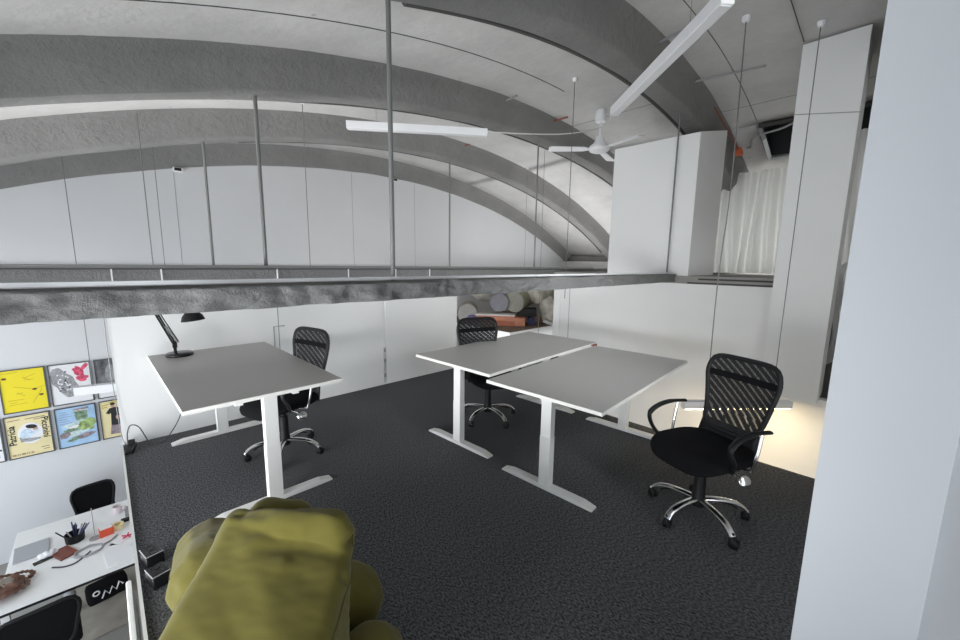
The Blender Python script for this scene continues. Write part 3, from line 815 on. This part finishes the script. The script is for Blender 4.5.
# ------------------------------------------------------------------ storage nook beyond the partition
struct(MB().box((5.52, 4.79, .05), (9.2, 7.2, .30)).build('floor_nook', M['white_panel']))
struct(MB().box((5.55, 4.82, .30), (9.2, 7.2, .306)).build('floor_nook_board', M['brown']))
struct(MB().box((8.2, 3.6, .3), (8.3, 7.24, 1.405)).build('wall_nook', M['attic']))
def roll(c, ax, r, L, mside, mend, lab, nm='foam_roll'):
    ax = Vector(ax).normalized(); c = Vector(c)
    e = thing(nm, lab, 'roll', c, 0, 'foam rolls in the storage nook')
    MB().lathe((0, 0, 0), [(r*.97, 0), (r, .02), (r*1.02, L*.3), (r*.98, L*.7), (r, L-.02), (r*.96, L)], 26, axis=ax).build('wrap', M[mside], e, smooth=True)
    b = MB(); 
    side = ax.orthogonal().normalized(); up = ax.cross(side)
    pts = [side*(.02+r*.9*k/60)*math.cos(k*.62)+up*(.02+r*.9*k/60)*math.sin(k*.62)-ax*.004 for k in range(60)]
    b.tube(pts, .008, 5).build('spiral_end', M[mend], e)
    return e
roll((5.62, 6.12, .53), (.70, .71, 0), .215, .8, 'sack', 'grey_plastic', 'grey foam roll with violet film at the left of the storage nook')
roll((6.10, 5.62, .78), (.75, .6, .05), .20, .75, 'roll_grey', 'grey_plastic', 'grey violet roll lying on the salmon mats, second from the left')
roll((6.32, 5.40, .80), (.86, .25, .12), .235, .9, 'roll_olive', 'grey_plastic', 'olive roll with its round end facing out, in the middle of the nook')
def sack(c, rad, m_, lab, seed):
    b = MB().sphere(c, rad, 40, 26)
    for v in b.bm.verts:
        q = (v.co-Vector(c)); n_ = noise.fractal(v.co*4.+Vector((seed, 0, 0)), 1., 2., 4); v.co += q*.28*n_
    tag(b.build('sack', M[m_], smooth=True, origin=c), lab, 'sack', 'sacks in the storage nook')
sack((6.88, 5.15, .98), (.26, .26, .20), 'sack_pale', 'crumpled pale sack on top of the pile at the right of the nook', 1)
sack((7.05, 4.97, .62), (.24, .24, .32), 'sack_pale', 'tall beige sack standing at the right end of the nook', 5)
sack((6.72, 5.55, .92), (.30, .28, .20), 'sack', 'grey sack wedged behind the olive roll', 9)
sack((6.15, 6.15, .95), (.32, .28, .17), 'sack', 'dull grey bundle lying behind the grey violet roll', 12)
sack((5.70, 6.05, .40), (.14, .12, .11), 'purple', 'violet film bundle below the leftmost roll', 14)
V = Vector; dmat = V((.62, -.78, 0)); nmat = V((.78, .62, 0))
def slab_on(c, L, D, H, m_, nm, lab, cat, tilt=0.):
    c = V(c); p = [c-dmat*L/2-nmat*D/2, c+dmat*L/2-nmat*D/2, c+dmat*L/2+nmat*D/2, c-dmat*L/2+nmat*D/2]
    tag(MB().prism(p, (0, 0, H)).build(nm, M[m_], origin=c, bevel=.006), lab, cat, 'foam mats in the storage nook' if nm == 'foam_mat' else None)
slab_on((6.10, 5.68, .31), .78, .55, .10, 'salmon_dark', 'foam_mat', 'lowest salmon foam mat stacked on the nook floor', 'mat')
slab_on((6.12, 5.72, .41), .80, .50, .09, 'salmon', 'foam_mat', 'salmon foam mat lying on the lowest mat of the nook', 'mat')
slab_on((6.34, 5.36, .31), .42, .5, .17, 'salmon', 'foam_mat', 'folded salmon mat at the right end of the mat stack', 'mat')
slab_on((6.10, 5.72, .50), .85, .35, .035, 'cream', 'board', 'pale board lying across the salmon mats', 'board')
slab_on((6.62, 5.28, .50), .42, .30, .16, 'black', 'storage_box', 'black box on the right end of the salmon mats', 'box')
tag(MB().cyl((6.50, 5.05, .40), (6.85, 5.35, .40), .085, n=18).build('tube_roll', M['navy'], origin=(6.6, 5.1, .31), smooth=True), 'navy blue tube end beside the salmon mats', 'roll')
tag(MB().cyl((6.80, 4.95, .40), (6.95, 4.81, .315), .035, n=6).build('batten', M['white_panel'], origin=(6.85, 4.9, .31)), 'short white batten leaning at the right edge of the nook floor', 'batten')

# ------------------------------------------------------------------ framed posters on the end wall
YP = 7.235
def text(s, size, loc, rot, m_, parent, name='lettering', bold=False, align='CENTER'):
    c = bpy.data.curves.new(name, 'FONT'); c.body = s; c.size = size; c.extrude = .0008; c.align_x = align; c.align_y = 'CENTER'
    if bold: c.offset = size*.018
    o = bpy.data.objects.new('tmp_text', c); COL.objects.link(o)
    dg = bpy.context.evaluated_depsgraph_get()
    me = bpy.data.meshes.new_from_object(o.evaluated_get(dg)); bpy.data.objects.remove(o, do_unlink=True); bpy.data.curves.remove(c)
    me.materials.clear(); me.materials.append(M[m_])
    t = bpy.data.objects.new(name, me); COL.objects.link(t); t.parent = parent; t.location = loc; t.rotation_euler = rot
    return t
def poster(x, z, w, h, paper, lab):
    """bottom-left corner x, z on the wall; local frame: x right, z up, -y towards the room"""
    e = thing('framed_poster', lab, 'poster', (x, YP, z), 0, 'framed posters on the end wall')
    f = .010; b = MB()
    b.box((0, -.022, 0), (w, 0, f)); b.box((0, -.022, h-f), (w, 0, h)); b.box((0, -.022, f), (f, 0, h-f)); b.box((w-f*1.6, -.022, f), (w, 0, h-f))
    b.build('frame', M['frame'], e)
    MB().box((f, -.012, f), (w-f*1.6, -.004, h-f)).build('print', M[paper], e)
    return e
def blob(e, pts, m_, name, lift=0.):
    y = -.0125-lift
    return MB().prism([(px, y, pz) for px, pz in pts], (0, -.0012, 0)).build(name, M[m_], e)
def ell(cx, cz, rx, rz, n=28, j=0., a=0., seed=0):
    out = []
    for k in range(n):
        t = 2*PI*k/n; rr = 1+j*noise.noise(Vector((math.cos(t)*2+seed, math.sin(t)*2, seed*1.7)))
        x, z = rx*rr*math.cos(t), rz*rr*math.sin(t)
        out.append((cx+x*math.cos(a)-z*math.sin(a), cz+x*math.sin(a)+z*math.cos(a)))
    return out
def line(e, p, q, w, m_, name, lift=0.):
    d = Vector((q[0]-p[0], q[1]-p[1])); n = Vector((-d.y, d.x)).normalized()*w/2
    return blob(e, [(p[0]-n.x, p[1]-n.y), (q[0]-n.x, q[1]-n.y), (q[0]+n.x, q[1]+n.y), (p[0]+n.x, p[1]+n.y)], m_, name, lift)
W, Hh = .385, .545
RX = (Matrix.Rotation(PI/2, 3, 'X')).to_euler()
ROT90 = (Matrix.Rotation(PI/2, 3, 'X')@Matrix.Rotation(PI/2, 3, 'Z')).to_euler()
ROT270 = (Matrix.Rotation(PI/2, 3, 'X')@Matrix.Rotation(-PI/2, 3, 'Z')).to_euler()
# yellow
e = poster(-1.005, -.292, W, Hh, 'y_paper', 'framed yellow poster with thin lines and three dark ovals, upper row')
for (x, z) in ((.045, .44), (.275, .27), (.325, .19)):
    blob(e, ell(x, z, .020, .013), 'brown_ink', 'oval', .001)
for p, q in (((.11, .33), (.27, .27)), ((.34, .27), (.25, .10)), ((.28, .275), (.355, .30)), ((.05, .16), (.18, .16)), ((.05, .10), (.20, .11)), ((.13, .25), (.19, .20)), ((.12, .23), (.18, .245)), ((.06, .13), (.12, .13)),
             ((.20, .42), (.30, .47)), ((.20, .40), (.28, .40)), ((.19, .44), (.25, .39)), ((.02, .50), (.16, .51))):
    line(e, p, q, .005, 'ochre_ink', 'stroke')
# grey figures with red
e = poster(-.600, -.292, W, Hh, 'white_paper', 'framed white poster with a grey crowd and a red figure, upper row centre')
blob(e, ell(.13, .30, .095, .20, 40, .35, .35, 2), 'grey_ink', 'grey_figure')
blob(e, ell(.07, .43, .05, .07, 30, .3, 0, 4), 'grey_ink', 'grey_figure', .0007)
for k in range(30):
    blob(e, ell(.07+.12*random.random(), .18+.26*random.random(), .006+.007*random.random(), .010, 12, .3, 0, k), 'white_paper' if k % 3 else 'frame', 'mark', .0020+.00005*k)
blob(e, ell(.27, .42, .045, .075, 30, .4, .4, 6), 'red_ink', 'red_figure'); blob(e, ell(.325, .48, .022, .05, 24, .3, -.6, 7), 'red_ink', 'red_figure', .0007); blob(e, ell(.29, .33, .06, .04, 24, .4, 0, 8), 'red_ink', 'red_figure', .0014)
# dark portrait, cut by the partition
e = poster(-.185, -.292, W, Hh, 'dark_photo', 'framed black and white portrait poster, rightmost of the upper row')
blob(e, ell(.16, .34, .065, .12, 30, .15, 0, 3), 'grey_ink', 'face'); blob(e, ell(.165, .30, .03, .05, 24, .2, 0, 5), 'felt', 'face_light', .001)
blob(e, [(.012, .012), (.36, .012), (.36, .10), (.012, .10)], 'white_paper', 'margin', .001)
# lower row
e = poster(-1.425, -.878, W, Hh, 'white_paper', 'framed poster with dark vertical bars at the left edge, lower row')
for k in range(4): line(e, (.19+.045*k, .06), (.19+.045*k, .48), .026, 'black_ink', 'bar')
line(e, (.18, .15), (.36, .15), .02, 'black_ink', 'bar', .001)
e = poster(-1.020, -.878, W, Hh, 'cream_paper', 'framed cream poster with a seated figure in a circle between two vertical words')
blob(e, ell(.20, .30, .105, .135, 40), 'white_paper', 'disc')
blob(e, [(.115, .20), (.15, .20), (.19, .19), (.27, .205), (.285, .225), (.20, .235), (.14, .26), (.105, .265)], 'grey_ink', 'trousers', .0012)
blob(e, ell(.165, .30, .052, .062, 28, .15, -.4, 1), 'shirt_ink', 'shirt', .0024)
blob(e, ell(.225, .30, .055, .018, 20, .1, .5, 2), 'shirt_ink', 'arm', .0030)
blob(e, ell(.215, .385, .048, .026, 24, .1, -.25, 2), 'black_ink', 'hair', .0036)
blob(e, ell(.245, .35, .022, .020, 18, .1, 0, 2), 'skin_ink', 'face', .0030)
text('Patricia', .085, (.052, -.0145, .30), ROT90, 'black_ink', e, bold=True)
text('Piccinini', .085, (.330, -.0145, .345), ROT270, 'black_ink', e, bold=True)
text('03.11-05.11.21', .030, (.12, -.0145, .045), RX, 'brown_ink', e, bold=True)
for p, q in (((.03, .49), (.13, .495)), ((.17, .49), (.34, .495)), ((.24, .47), (.33, .47)), ((.27, .09), (.34, .09)), ((.29, .06), (.34, .06))): line(e, p, q, .006, 'brown_ink', 'small_print')
e = poster(-.602, -.878, W, Hh, 'blue_paper', 'framed pale blue poster with green leafy shapes, lower row centre')
for (cx, cz, rx, rz, a, m_, s) in ((.23, .42, .065, .08, 0, 'green_ink', 1), (.20, .31, .14, .035, .2, 'paleaqua_ink', 2), (.17, .23, .13, .035, .15, 'green_ink', 3), (.28, .27, .085, .08, .2, 'lgreen_ink', 4), (.16, .175, .12, .03, .2, 'paleaqua_ink', 5),
                                   (.24, .12, .12, .03, .2, 'mauve_ink', 6), (.07, .17, .05, .035, .3, 'mauve_ink', 7), (.14, .10, .07, .02, .35, 'green_ink', 8), (.16, .27, .05, .018, .1, 'white_paper', 9)):
    blob(e, ell(cx, cz, rx, rz, 36, .45, a, s), m_, 'leaf_shape', .0006*s)
blob(e, [(.17, .48), (.31, .485), (.31, .515), (.17, .51)], 'mauve_ink', 'title_block', .006); text('On Nature', .03, (.24, -.0215, .485), RX, 'white_paper', e, bold=True)
for k in range(6): line(e, (.03, .48-.03*k), (.11+.02*(k % 3), .482-.03*k), .004, 'purple', 'small_print')
e = poster(-.190, -.878, W, Hh, 'cream_paper', 'framed cream poster with a standing person in black, rightmost of the lower row')
blob(e, [(.10, .18), (.20, .18), (.21, .25), (.19, .36), (.215, .37), (.21, .42), (.16, .44), (.10, .43), (.06, .37), (.085, .35), (.11, .36)], 'black_ink', 'shirt', .001)
blob(e, [(.08, .06), (.20, .05), (.205, .10), (.19, .18), (.10, .19)], 'mauve_ink', 'trousers', .002); blob(e, ell(.135, .465, .022, .032), 'skin_ink', 'face', .001); blob(e, ell(.135, .49, .026, .018), 'black_ink', 'hair', .002)
blob(e, ell(.17, .29, .018, .03), 'skin_ink', 'hand', .003)
for p, q in (((.03, .48), (.10, .49)), ((.10, .51), (.18, .52)), ((.03, .45), (.08, .455))): line(e, p, q, .012, 'ochre_ink', 'title_stroke')

# ------------------------------------------------------------------ lower hall: work table and what lies on it
TZ = -1.45; tx0, tx1, ty0, ty1 = -.94, .95, 4.95, 6.40
e = thing('work_table', 'large white work table in the lower hall, strewn with desk things', 'table', (0, 5.67, ZL))
h = TZ-ZL
MB().box((tx0, ty0-5.67, h-.025), (tx1, ty1-5.67, h)).build('tabletop', M['white_panel'], e, bevel=.003)
MB().box((tx0, ty0-5.67-.002, h-.029), (tx1, ty0-5.67+.012, h-.006)).build('front_edge', M['black'], e)
for x in (tx0+.06, tx1-.06):
    for y in (ty0+.06, ty1-.06): MB().box((x-.025, y-5.67-.025, 0), (x+.025, y-5.67+.025, h-.025)).build('leg', M['white_metal'], e)
def T(nm, lab, cat, loc, rz=0., grp=None): return thing(nm, lab, cat, (*loc, TZ), rz, grp)
e = T('laptop_sleeve', 'light grey felt sleeve lying flat at the left end of the lower table', 'sleeve', (-.79, 5.88), R(3))
MB().box((-.125, -.15, .0), (.125, .15, .018), bevel=.006).build('pouch', M['felt'], e); MB().box((-.125, .145, .003), (.125, .152, .015)).build('zip', M['grey_plastic'], e)
e = T('tissue_bundle', 'crumpled white tissue between the felt sleeve and the red notebook', 'tissue', (-.66, 5.66))
b = MB().sphere((0, 0, .03), (.07, .05, .032), 24, 14)
for v in b.bm.verts: v.co += Vector(v.co).normalized()*.02*noise.noise(v.co*30); v.co.z = max(.001, v.co.z)
b.build('tissue', M['white_paper'], e, smooth=False)
tag(MB().box((-.76, 5.58, TZ), (-.62, 5.63, TZ+.012), rot=Matrix.Rotation(.3, 3, 'Z')).build('phone', M['black_gloss'], origin=(-.69, 5.6, TZ)), 'black phone in front of the crumpled tissue', 'phone')
e = T('notebook', 'dark red notebook in front of the black pencil pot', 'notebook', (-.545, 5.60), R(25))
MB().box((-.07, -.11, 0), (.07, .11, .022), bevel=.005).build('cover', M['notebook'], e); MB().box((-.064, -.104, .004), (.073, .104, .018)).build('pages', M['cream_paper'], e)
e = T('pencil_pot', 'black pot crammed with pens on the lower table', 'pot', (-.47, 5.80))
MB().lathe((0, 0, 0), [(.0, 0), (.075, 0), (.08, .09), (.072, .09), (.068, .01), (0, .01)], 22, cap=False).build('pot', M['black'], e, smooth=True)
for k in range(14):
    a = random.random()*6.28; r1 = .02+.04*random.random(); r2 = r1+.03+.06*random.random()
    MB().cyl((r1*.6*math.cos(a), r1*.6*math.sin(a), .015), (r2*math.cos(a), r2*math.sin(a), .14+.05*random.random()), .006, n=7).build('pen', M[['black', 'navy', 'grey_plastic', 'purple'][k % 4]], e)
e = T('coiled_cable', 'grey coiled flex lying in a ring right of the red notebook', 'cable', (-.36, 5.47))
MB().loop_tube([(.105*math.cos(2*PI*k/32), .085*math.sin(2*PI*k/32), .012+.004*math.sin(k)) for k in range(32)], .011, 7).build('coil', M['grey_plastic'], e, smooth=True)
MB().tube(smooth_path([(.10, .02, .01), (.17, .06, .01), (.22, .13, .01)]), .008, 6).build('tail', M['grey_plastic'], e, smooth=True)
e = T('paper_spike', 'thin grey metal stand upright in the middle of the lower table', 'stand', (-.315, 5.70))
MB().lathe((0, 0, 0), [(.0, 0), (.05, 0), (.05, .008), (0, .008)], 20, cap=False).build('foot', M['grey_plastic'], e); MB().cyl((0, 0, .005), (0, 0, .36), .005, n=6).build('rod', M['grey_plastic'], e)
e = T('card_box', 'small bright red box with an open white top', 'box', (-.225, 5.70), R(8))
MB().box((-.055, -.04, 0), (.055, .04, .085)).build('carton', M['red_box'], e); MB().box((-.05, -.035, .08), (.05, .035, .092)).build('flap', M['white_paper'], e)
e = T('tape_roll', 'cream tape roll right of the red box', 'tape', (-.13, 5.76))
MB().lathe((0, 0, 0), [(.03, 0), (.055, 0), (.055, .05), (.03, .05), (.03, 0)], 24, cap=False).build('tape', M['cream_paper'], e, smooth=True)
tag(MB().box((-.10, 5.83, TZ), (-.02, 5.89, TZ+.03), bevel=.006).build('stapler', M['black'], origin=(-.06, 5.86, TZ)), 'small black stapler behind the cream tape roll', 'stapler')
e = T('mug', 'pale pink mug at the back of the lower table', 'mug', (-.125, 6.12))
MB().lathe((0, 0, 0), [(.0, 0), (.04, 0), (.043, .09), (.038, .09), (.035, .008), (0, .008)], 24, cap=False).build('cup', M['pink'], e, smooth=True)
MB().loop_tube([(.055+.022*math.cos(2*PI*k/16), 0, .045+.028*math.sin(2*PI*k/16)) for k in range(16)], .006, 6).build('handle', M['pink'], e, smooth=True)
tag(MB().box((-.06, 5.95, TZ), (.14, 6.18, TZ+.02)).build('keyboard_tray', M['grey_plastic'], origin=(.04, 6.06, TZ)), 'flat grey slab next to the pink mug, half under the mezzanine edge', 'tray')
for k, (x, y, w, d, rz, lab) in enumerate(((-.21, 5.40, .11, .18, .5, 'white sheet of paper lying askew left of the paper stack'), (-.13, 5.18, .21, .29, .1, 'stack of white paper nearest the mezzanine edge on the lower table'), (-.14, 5.47, .10, .12, -.3, 'small white slip of paper behind the paper stack'))):
    tag(MB().box((x-w/2, y-d/2, TZ), (x+w/2, y+d/2, TZ+(.012 if k == 1 else .003)), rot=Matrix.Rotation(rz, 3, 'Z')).build('paper_sheet', M['white_paper'], origin=(x, y, TZ)), lab, 'paper', 'papers on the lower table')
b = MB()
for k in range(5): b.cyl((-.06, 5.49, TZ+.015), (-.06+.05*math.cos(k*1.3), 5.49+.05*math.sin(k*1.3), TZ+.02), .007, n=6)
tag(b.build('ribbon_bow', M['crimson'], origin=(-.06, 5.49, TZ)), 'crimson ribbon bow on the papers by the mezzanine edge', 'ribbon')
e = T('shoulder_bag', 'brown leather shoulder bag with a pale front at the left end of the lower table', 'bag', (-.93, 5.24), R(12))
b = MB().sphere((0, 0, .075), (.15, .12, .075), 40, 24)
for v in b.bm.verts:
    v.co += v.co.normalized()*.03*noise.fractal(v.co*16, 1., 2., 4); v.co.z = max(.002, v.co.z)
b.build('body', M['leather'], e, smooth=True)
b = MB().sphere((.02, -.015, .095), (.085, .065, .066), 24, 14)
for v in b.bm.verts: v.co += (v.co-Vector((.02, -.015, .09)))*.35*noise.noise(v.co*14)
b.build('pale_panel', M['rug'], e, smooth=True)
pts = smooth_path([(-.10, .10, .13), (.02, .13, .12), (.12, .12, .07), (.165, .04, .035), (.15, -.06, .04), (.05, -.13, .07), (-.10, -.13, .09)])
MB().tube(pts, [.020+.007*math.sin(k*1.7) for k in range(len(pts))], 8, flat=(1, .6)).build('strap', M['leather'], e, smooth=True)
pts = smooth_path([(.08, .13, .09), (.17, .17, .05), (.22, .13, .03), (.19, .06, .03)])
MB().tube(pts, [.018+.006*math.sin(k*2.1) for k in range(len(pts))], 8, flat=(1, .7)).build('strap', M['leather'], e, smooth=True)
e = T('loose_cable', 'short black cable curving in front of the grey coiled flex', 'cable', (-.50, 5.36))
MB().tube(smooth_path([(-.12, .05, .006), (-.03, -.02, .006), (.05, -.02, .006), (.12, .06, .006), (.15, .10, .006)]), .007, 6).build('flex', M['cable_dark'], e, smooth=True)

# lower chairs
def low_chair(lab, x, y, rz, ztop, w):
    e = thing('visitor_chair', lab, 'chair', (x, y, ZL), rz, 'black chairs at the lower table')
    zt = ztop-ZL
    ol = [(u*w/.233, t) for u, t in rounded_outline(40)]
    z0 = zt-.46
    f = lambda yy, t: Vector((-.22-.06*t+.25*yy*yy, yy, z0+.46*t))
    bk = MB().loop_tube([f(a, t) for a, t in ol], .015, 8).build('backrest', M['black'], e, smooth=True)
    b = MB(); b.grid(lambda u, v: f((u*2-1)*w*.93, .02+.96*v), 12, 12); b.build('net_panel', M['black_fabric'], bk, smooth=True)
    MB().box((-.22, -.23, .42), (.24, .23, .49), bevel=.03).build('seat', M['black_fabric'], e)
    MB().cyl((0, 0, .06), (0, 0, .43), .03, n=12).build('column', M['black'], e, smooth=True)
    for k in range(5):
        a = R(72*k); MB().tube([(0, 0, .09), (.28*math.cos(a), .28*math.sin(a), .05)], .018, 8).sphere((.28*math.cos(a), .28*math.sin(a), .027), .027, 12, 8).build('base_leg', M['black'], e, smooth=True)
    MB().tube([(-.05, 0, .42), (-.25, 0, .44), (-.25, 0, z0+.1)], .02, 8).build('back_support', M['black'], e, smooth=True)
    return e
low_chair('black net chair behind the lower work table, below the posters', -.30, 6.55, R(-82), -1.30, .20)
low_chair('black chair at the near side of the lower work table, in the bottom left corner', -.66, 4.80, R(95), -1.27, .24)
# things under the table
e = thing('tote_bag', 'black bag with white scribbled lettering on the floor under the lower table', 'bag', (-.28, 5.72, ZL), R(10), None)
b = MB().box((-.17, -.09, 0), (.17, .09, .20), bevel=.04); b.build('body', M['black_fabric'], e, smooth=True)
b = MB(); b.tube([(-.06, -.085, .06), (-.03, -.095, .14), (0, -.095, .08), (.03, -.095, .15), (.06, -.095, .09), (.09, -.095, .17), (.12, -.09, .12)], .009, 6)
b.loop_tube([(-.10+.025*math.cos(2*PI*k/16), -.094, .15+.025*math.sin(2*PI*k/16)) for k in range(16)], .007, 6)
b.build('lettering', M['white_paper'], e)
e = thing('water_bottle', 'grey bottle with a dark cap hanging low beside the near lower chair', 'bottle', (-.56, 5.70, ZL))
MB().lathe((0, 0, 0), [(0, 0), (.045, 0), (.048, .22), (.03, .28), (0, .28)], 20, cap=False).build('body', M['grey_plastic'], e, smooth=True); MB().cyl((0, 0, .28), (0, 0, .33), .022, n=14).build('cap', M['black'], e, smooth=True)
tag(MB().grid(lambda u, v: (-.55+.9*u, 5.1+1.1*v, ZL+.006+.03*abs(noise.noise(Vector((u*5, v*5, 2)))) ), 20, 20).build('floor_rug', M['rug'], origin=(-.1, 5.6, ZL), smooth=True), 'pale crumpled mat under the lower work table', 'mat')
# white board standing beside the mezzanine edge
e = thing('white_board', 'white board with a rounded top corner standing against the mezzanine edge', 'board', (-.034, 2.15, ZL))
b = MB(); pts = [(-.045, .0)]
prof = [(-.75, 0), (.40, 0), (.40, 2.10), (.385, 2.16), (.34, 2.185), (-.75, 2.19)]
MB().prism([(-.022, y, z) for y, z in prof], (.020, 0, 0)).build('panel', M['white_metal'], e, bevel=.006)
MB().prism([(-.0025, y, z) for y, z in [(-.75, 1.95), (.30, 1.95), (.34, 2.0), (.34, 2.12), (-.75, 2.12)]], (.012, 0, 0)).build('inset', M['grey_plastic'], e)

# ------------------------------------------------------------------ light
w = bpy.data.worlds.new('sky'); SC.world = w; w.use_nodes = True
bg = w.node_tree.nodes['Background']; bg.inputs['Strength'].default_value = 1.15
_tc = w.node_tree.nodes.new('ShaderNodeTexCoord'); _sx = w.node_tree.nodes.new('ShaderNodeSeparateXYZ'); _rp = w.node_tree.nodes.new('ShaderNodeValToRGB')
_mr = w.node_tree.nodes.new('ShaderNodeMapRange'); _mr.inputs[1].default_value = -1; _mr.inputs[2].default_value = 1
w.node_tree.links.new(_tc.outputs['Generated'], _sx.inputs[0]); w.node_tree.links.new(_sx.outputs['Z'], _mr.inputs[0]); w.node_tree.links.new(_mr.outputs[0], _rp.inputs[0]); w.node_tree.links.new(_rp.outputs[0], bg.inputs['Color'])
# overcast sky; brighter lower half added to light the slab from below
_rp.color_ramp.elements[0].position = .42; _rp.color_ramp.elements[0].color = (1.30, 1.36, 1.43, 1)
_rp.color_ramp.elements[1].position = .52; _rp.color_ramp.elements[1].color = (.82, .90, 1., 1)
def area(name, loc, rot, sx, sy, power, col):
    l = bpy.data.lights.new(name, 'AREA'); l.shape = 'RECTANGLE'; l.size = sx; l.size_y = sy; l.energy = power; l.color = col
    o = bpy.data.objects.new(name, l); COL.objects.link(o); o.location = loc; o.rotation_euler = rot; return o

area('rear_bay_fill', (5.2, 5.3, .1), (PI, 0, 0), 6.0, 1.4, 17, (.97, .98, 1.))  # unseen fill added to brighten end wall and vault behind the partition
area('rear_nook_fill', (8.2, 5.2, 1.33), (PI, 0, 0), 4.0, 2.6, 33, (.98, .99, 1.))  # added fill, hidden from view, lifts the right part of the end wall
area('attic_fill', (9.0, 1.3, 1.85), (0, R(90), 0), .5, 2.4, 14, (1., 1., .98))  # added source behind the sheer curtain to brighten the cloth
def aim(o, target, spread):
    d = Vector(target)-o.location; o.rotation_euler = d.to_track_quat('-Z', 'Y').to_euler(); o.data.spread = R(spread); return o
aim(area('low_left_fill', (-2.8, 4.4, -1.5), (0, 0, 0), 1.2, 1.6, 15, (.98, .99, 1.)), (.9, 4.5, 3.1), 55)  # unseen fill from low left, added to brighten the slab underside
aim(area('left_fill', (-2.6, 1.6, 1.25), (0, 0, 0), 2.4, 1.2, 32, (.97, .985, 1.)), (5.0, 4.0, .75), 62)  # added fill out of view, aimed at the partition and right wall
aim(area('rear_fill', (1.8, -1.1, 2.5), (0, 0, 0), 2.2, 1.2, 18, (.95, .98, 1.)), (3.2, 4.4, .60), 66)  # added fill behind the camera to brighten the partition
# ------------------------------------------------------------------ camera
cam = bpy.data.cameras.new('camera'); co = bpy.data.objects.new('camera', cam); COL.objects.link(co)
cam.sensor_width = 36; cam.lens = 384.72/960*36; cam.clip_start = .05
pit, rol, yaw = 0.146694799, 0.01446963, 0.794518591
fw = Vector((math.cos(yaw)*math.cos(pit), math.sin(yaw)*math.cos(pit), -math.sin(pit)))
rt = Vector((math.sin(yaw), -math.cos(yaw), 0)); up = rt.cross(fw)
r2 = rt*math.cos(rol)+up*math.sin(rol); u2 = up*math.cos(rol)-rt*math.sin(rol)
m4 = Matrix((r2, u2, -fw)).transposed().to_4x4(); m4.translation = Vector((0, 0, EYE))
co.matrix_world = m4
SC.camera = co
SC.view_settings.view_transform = 'Standard'; SC.view_settings.look = 'None'; SC.view_settings.gamma = 1; SC.view_settings.use_curve_mapping = False
SC.view_settings.exposure = 1.17
SC.cycles.use_denoising = True
SC.cycles.max_bounces = 10; SC.cycles.diffuse_bounces = 6; SC.cycles.transparent_max_bounces = 24
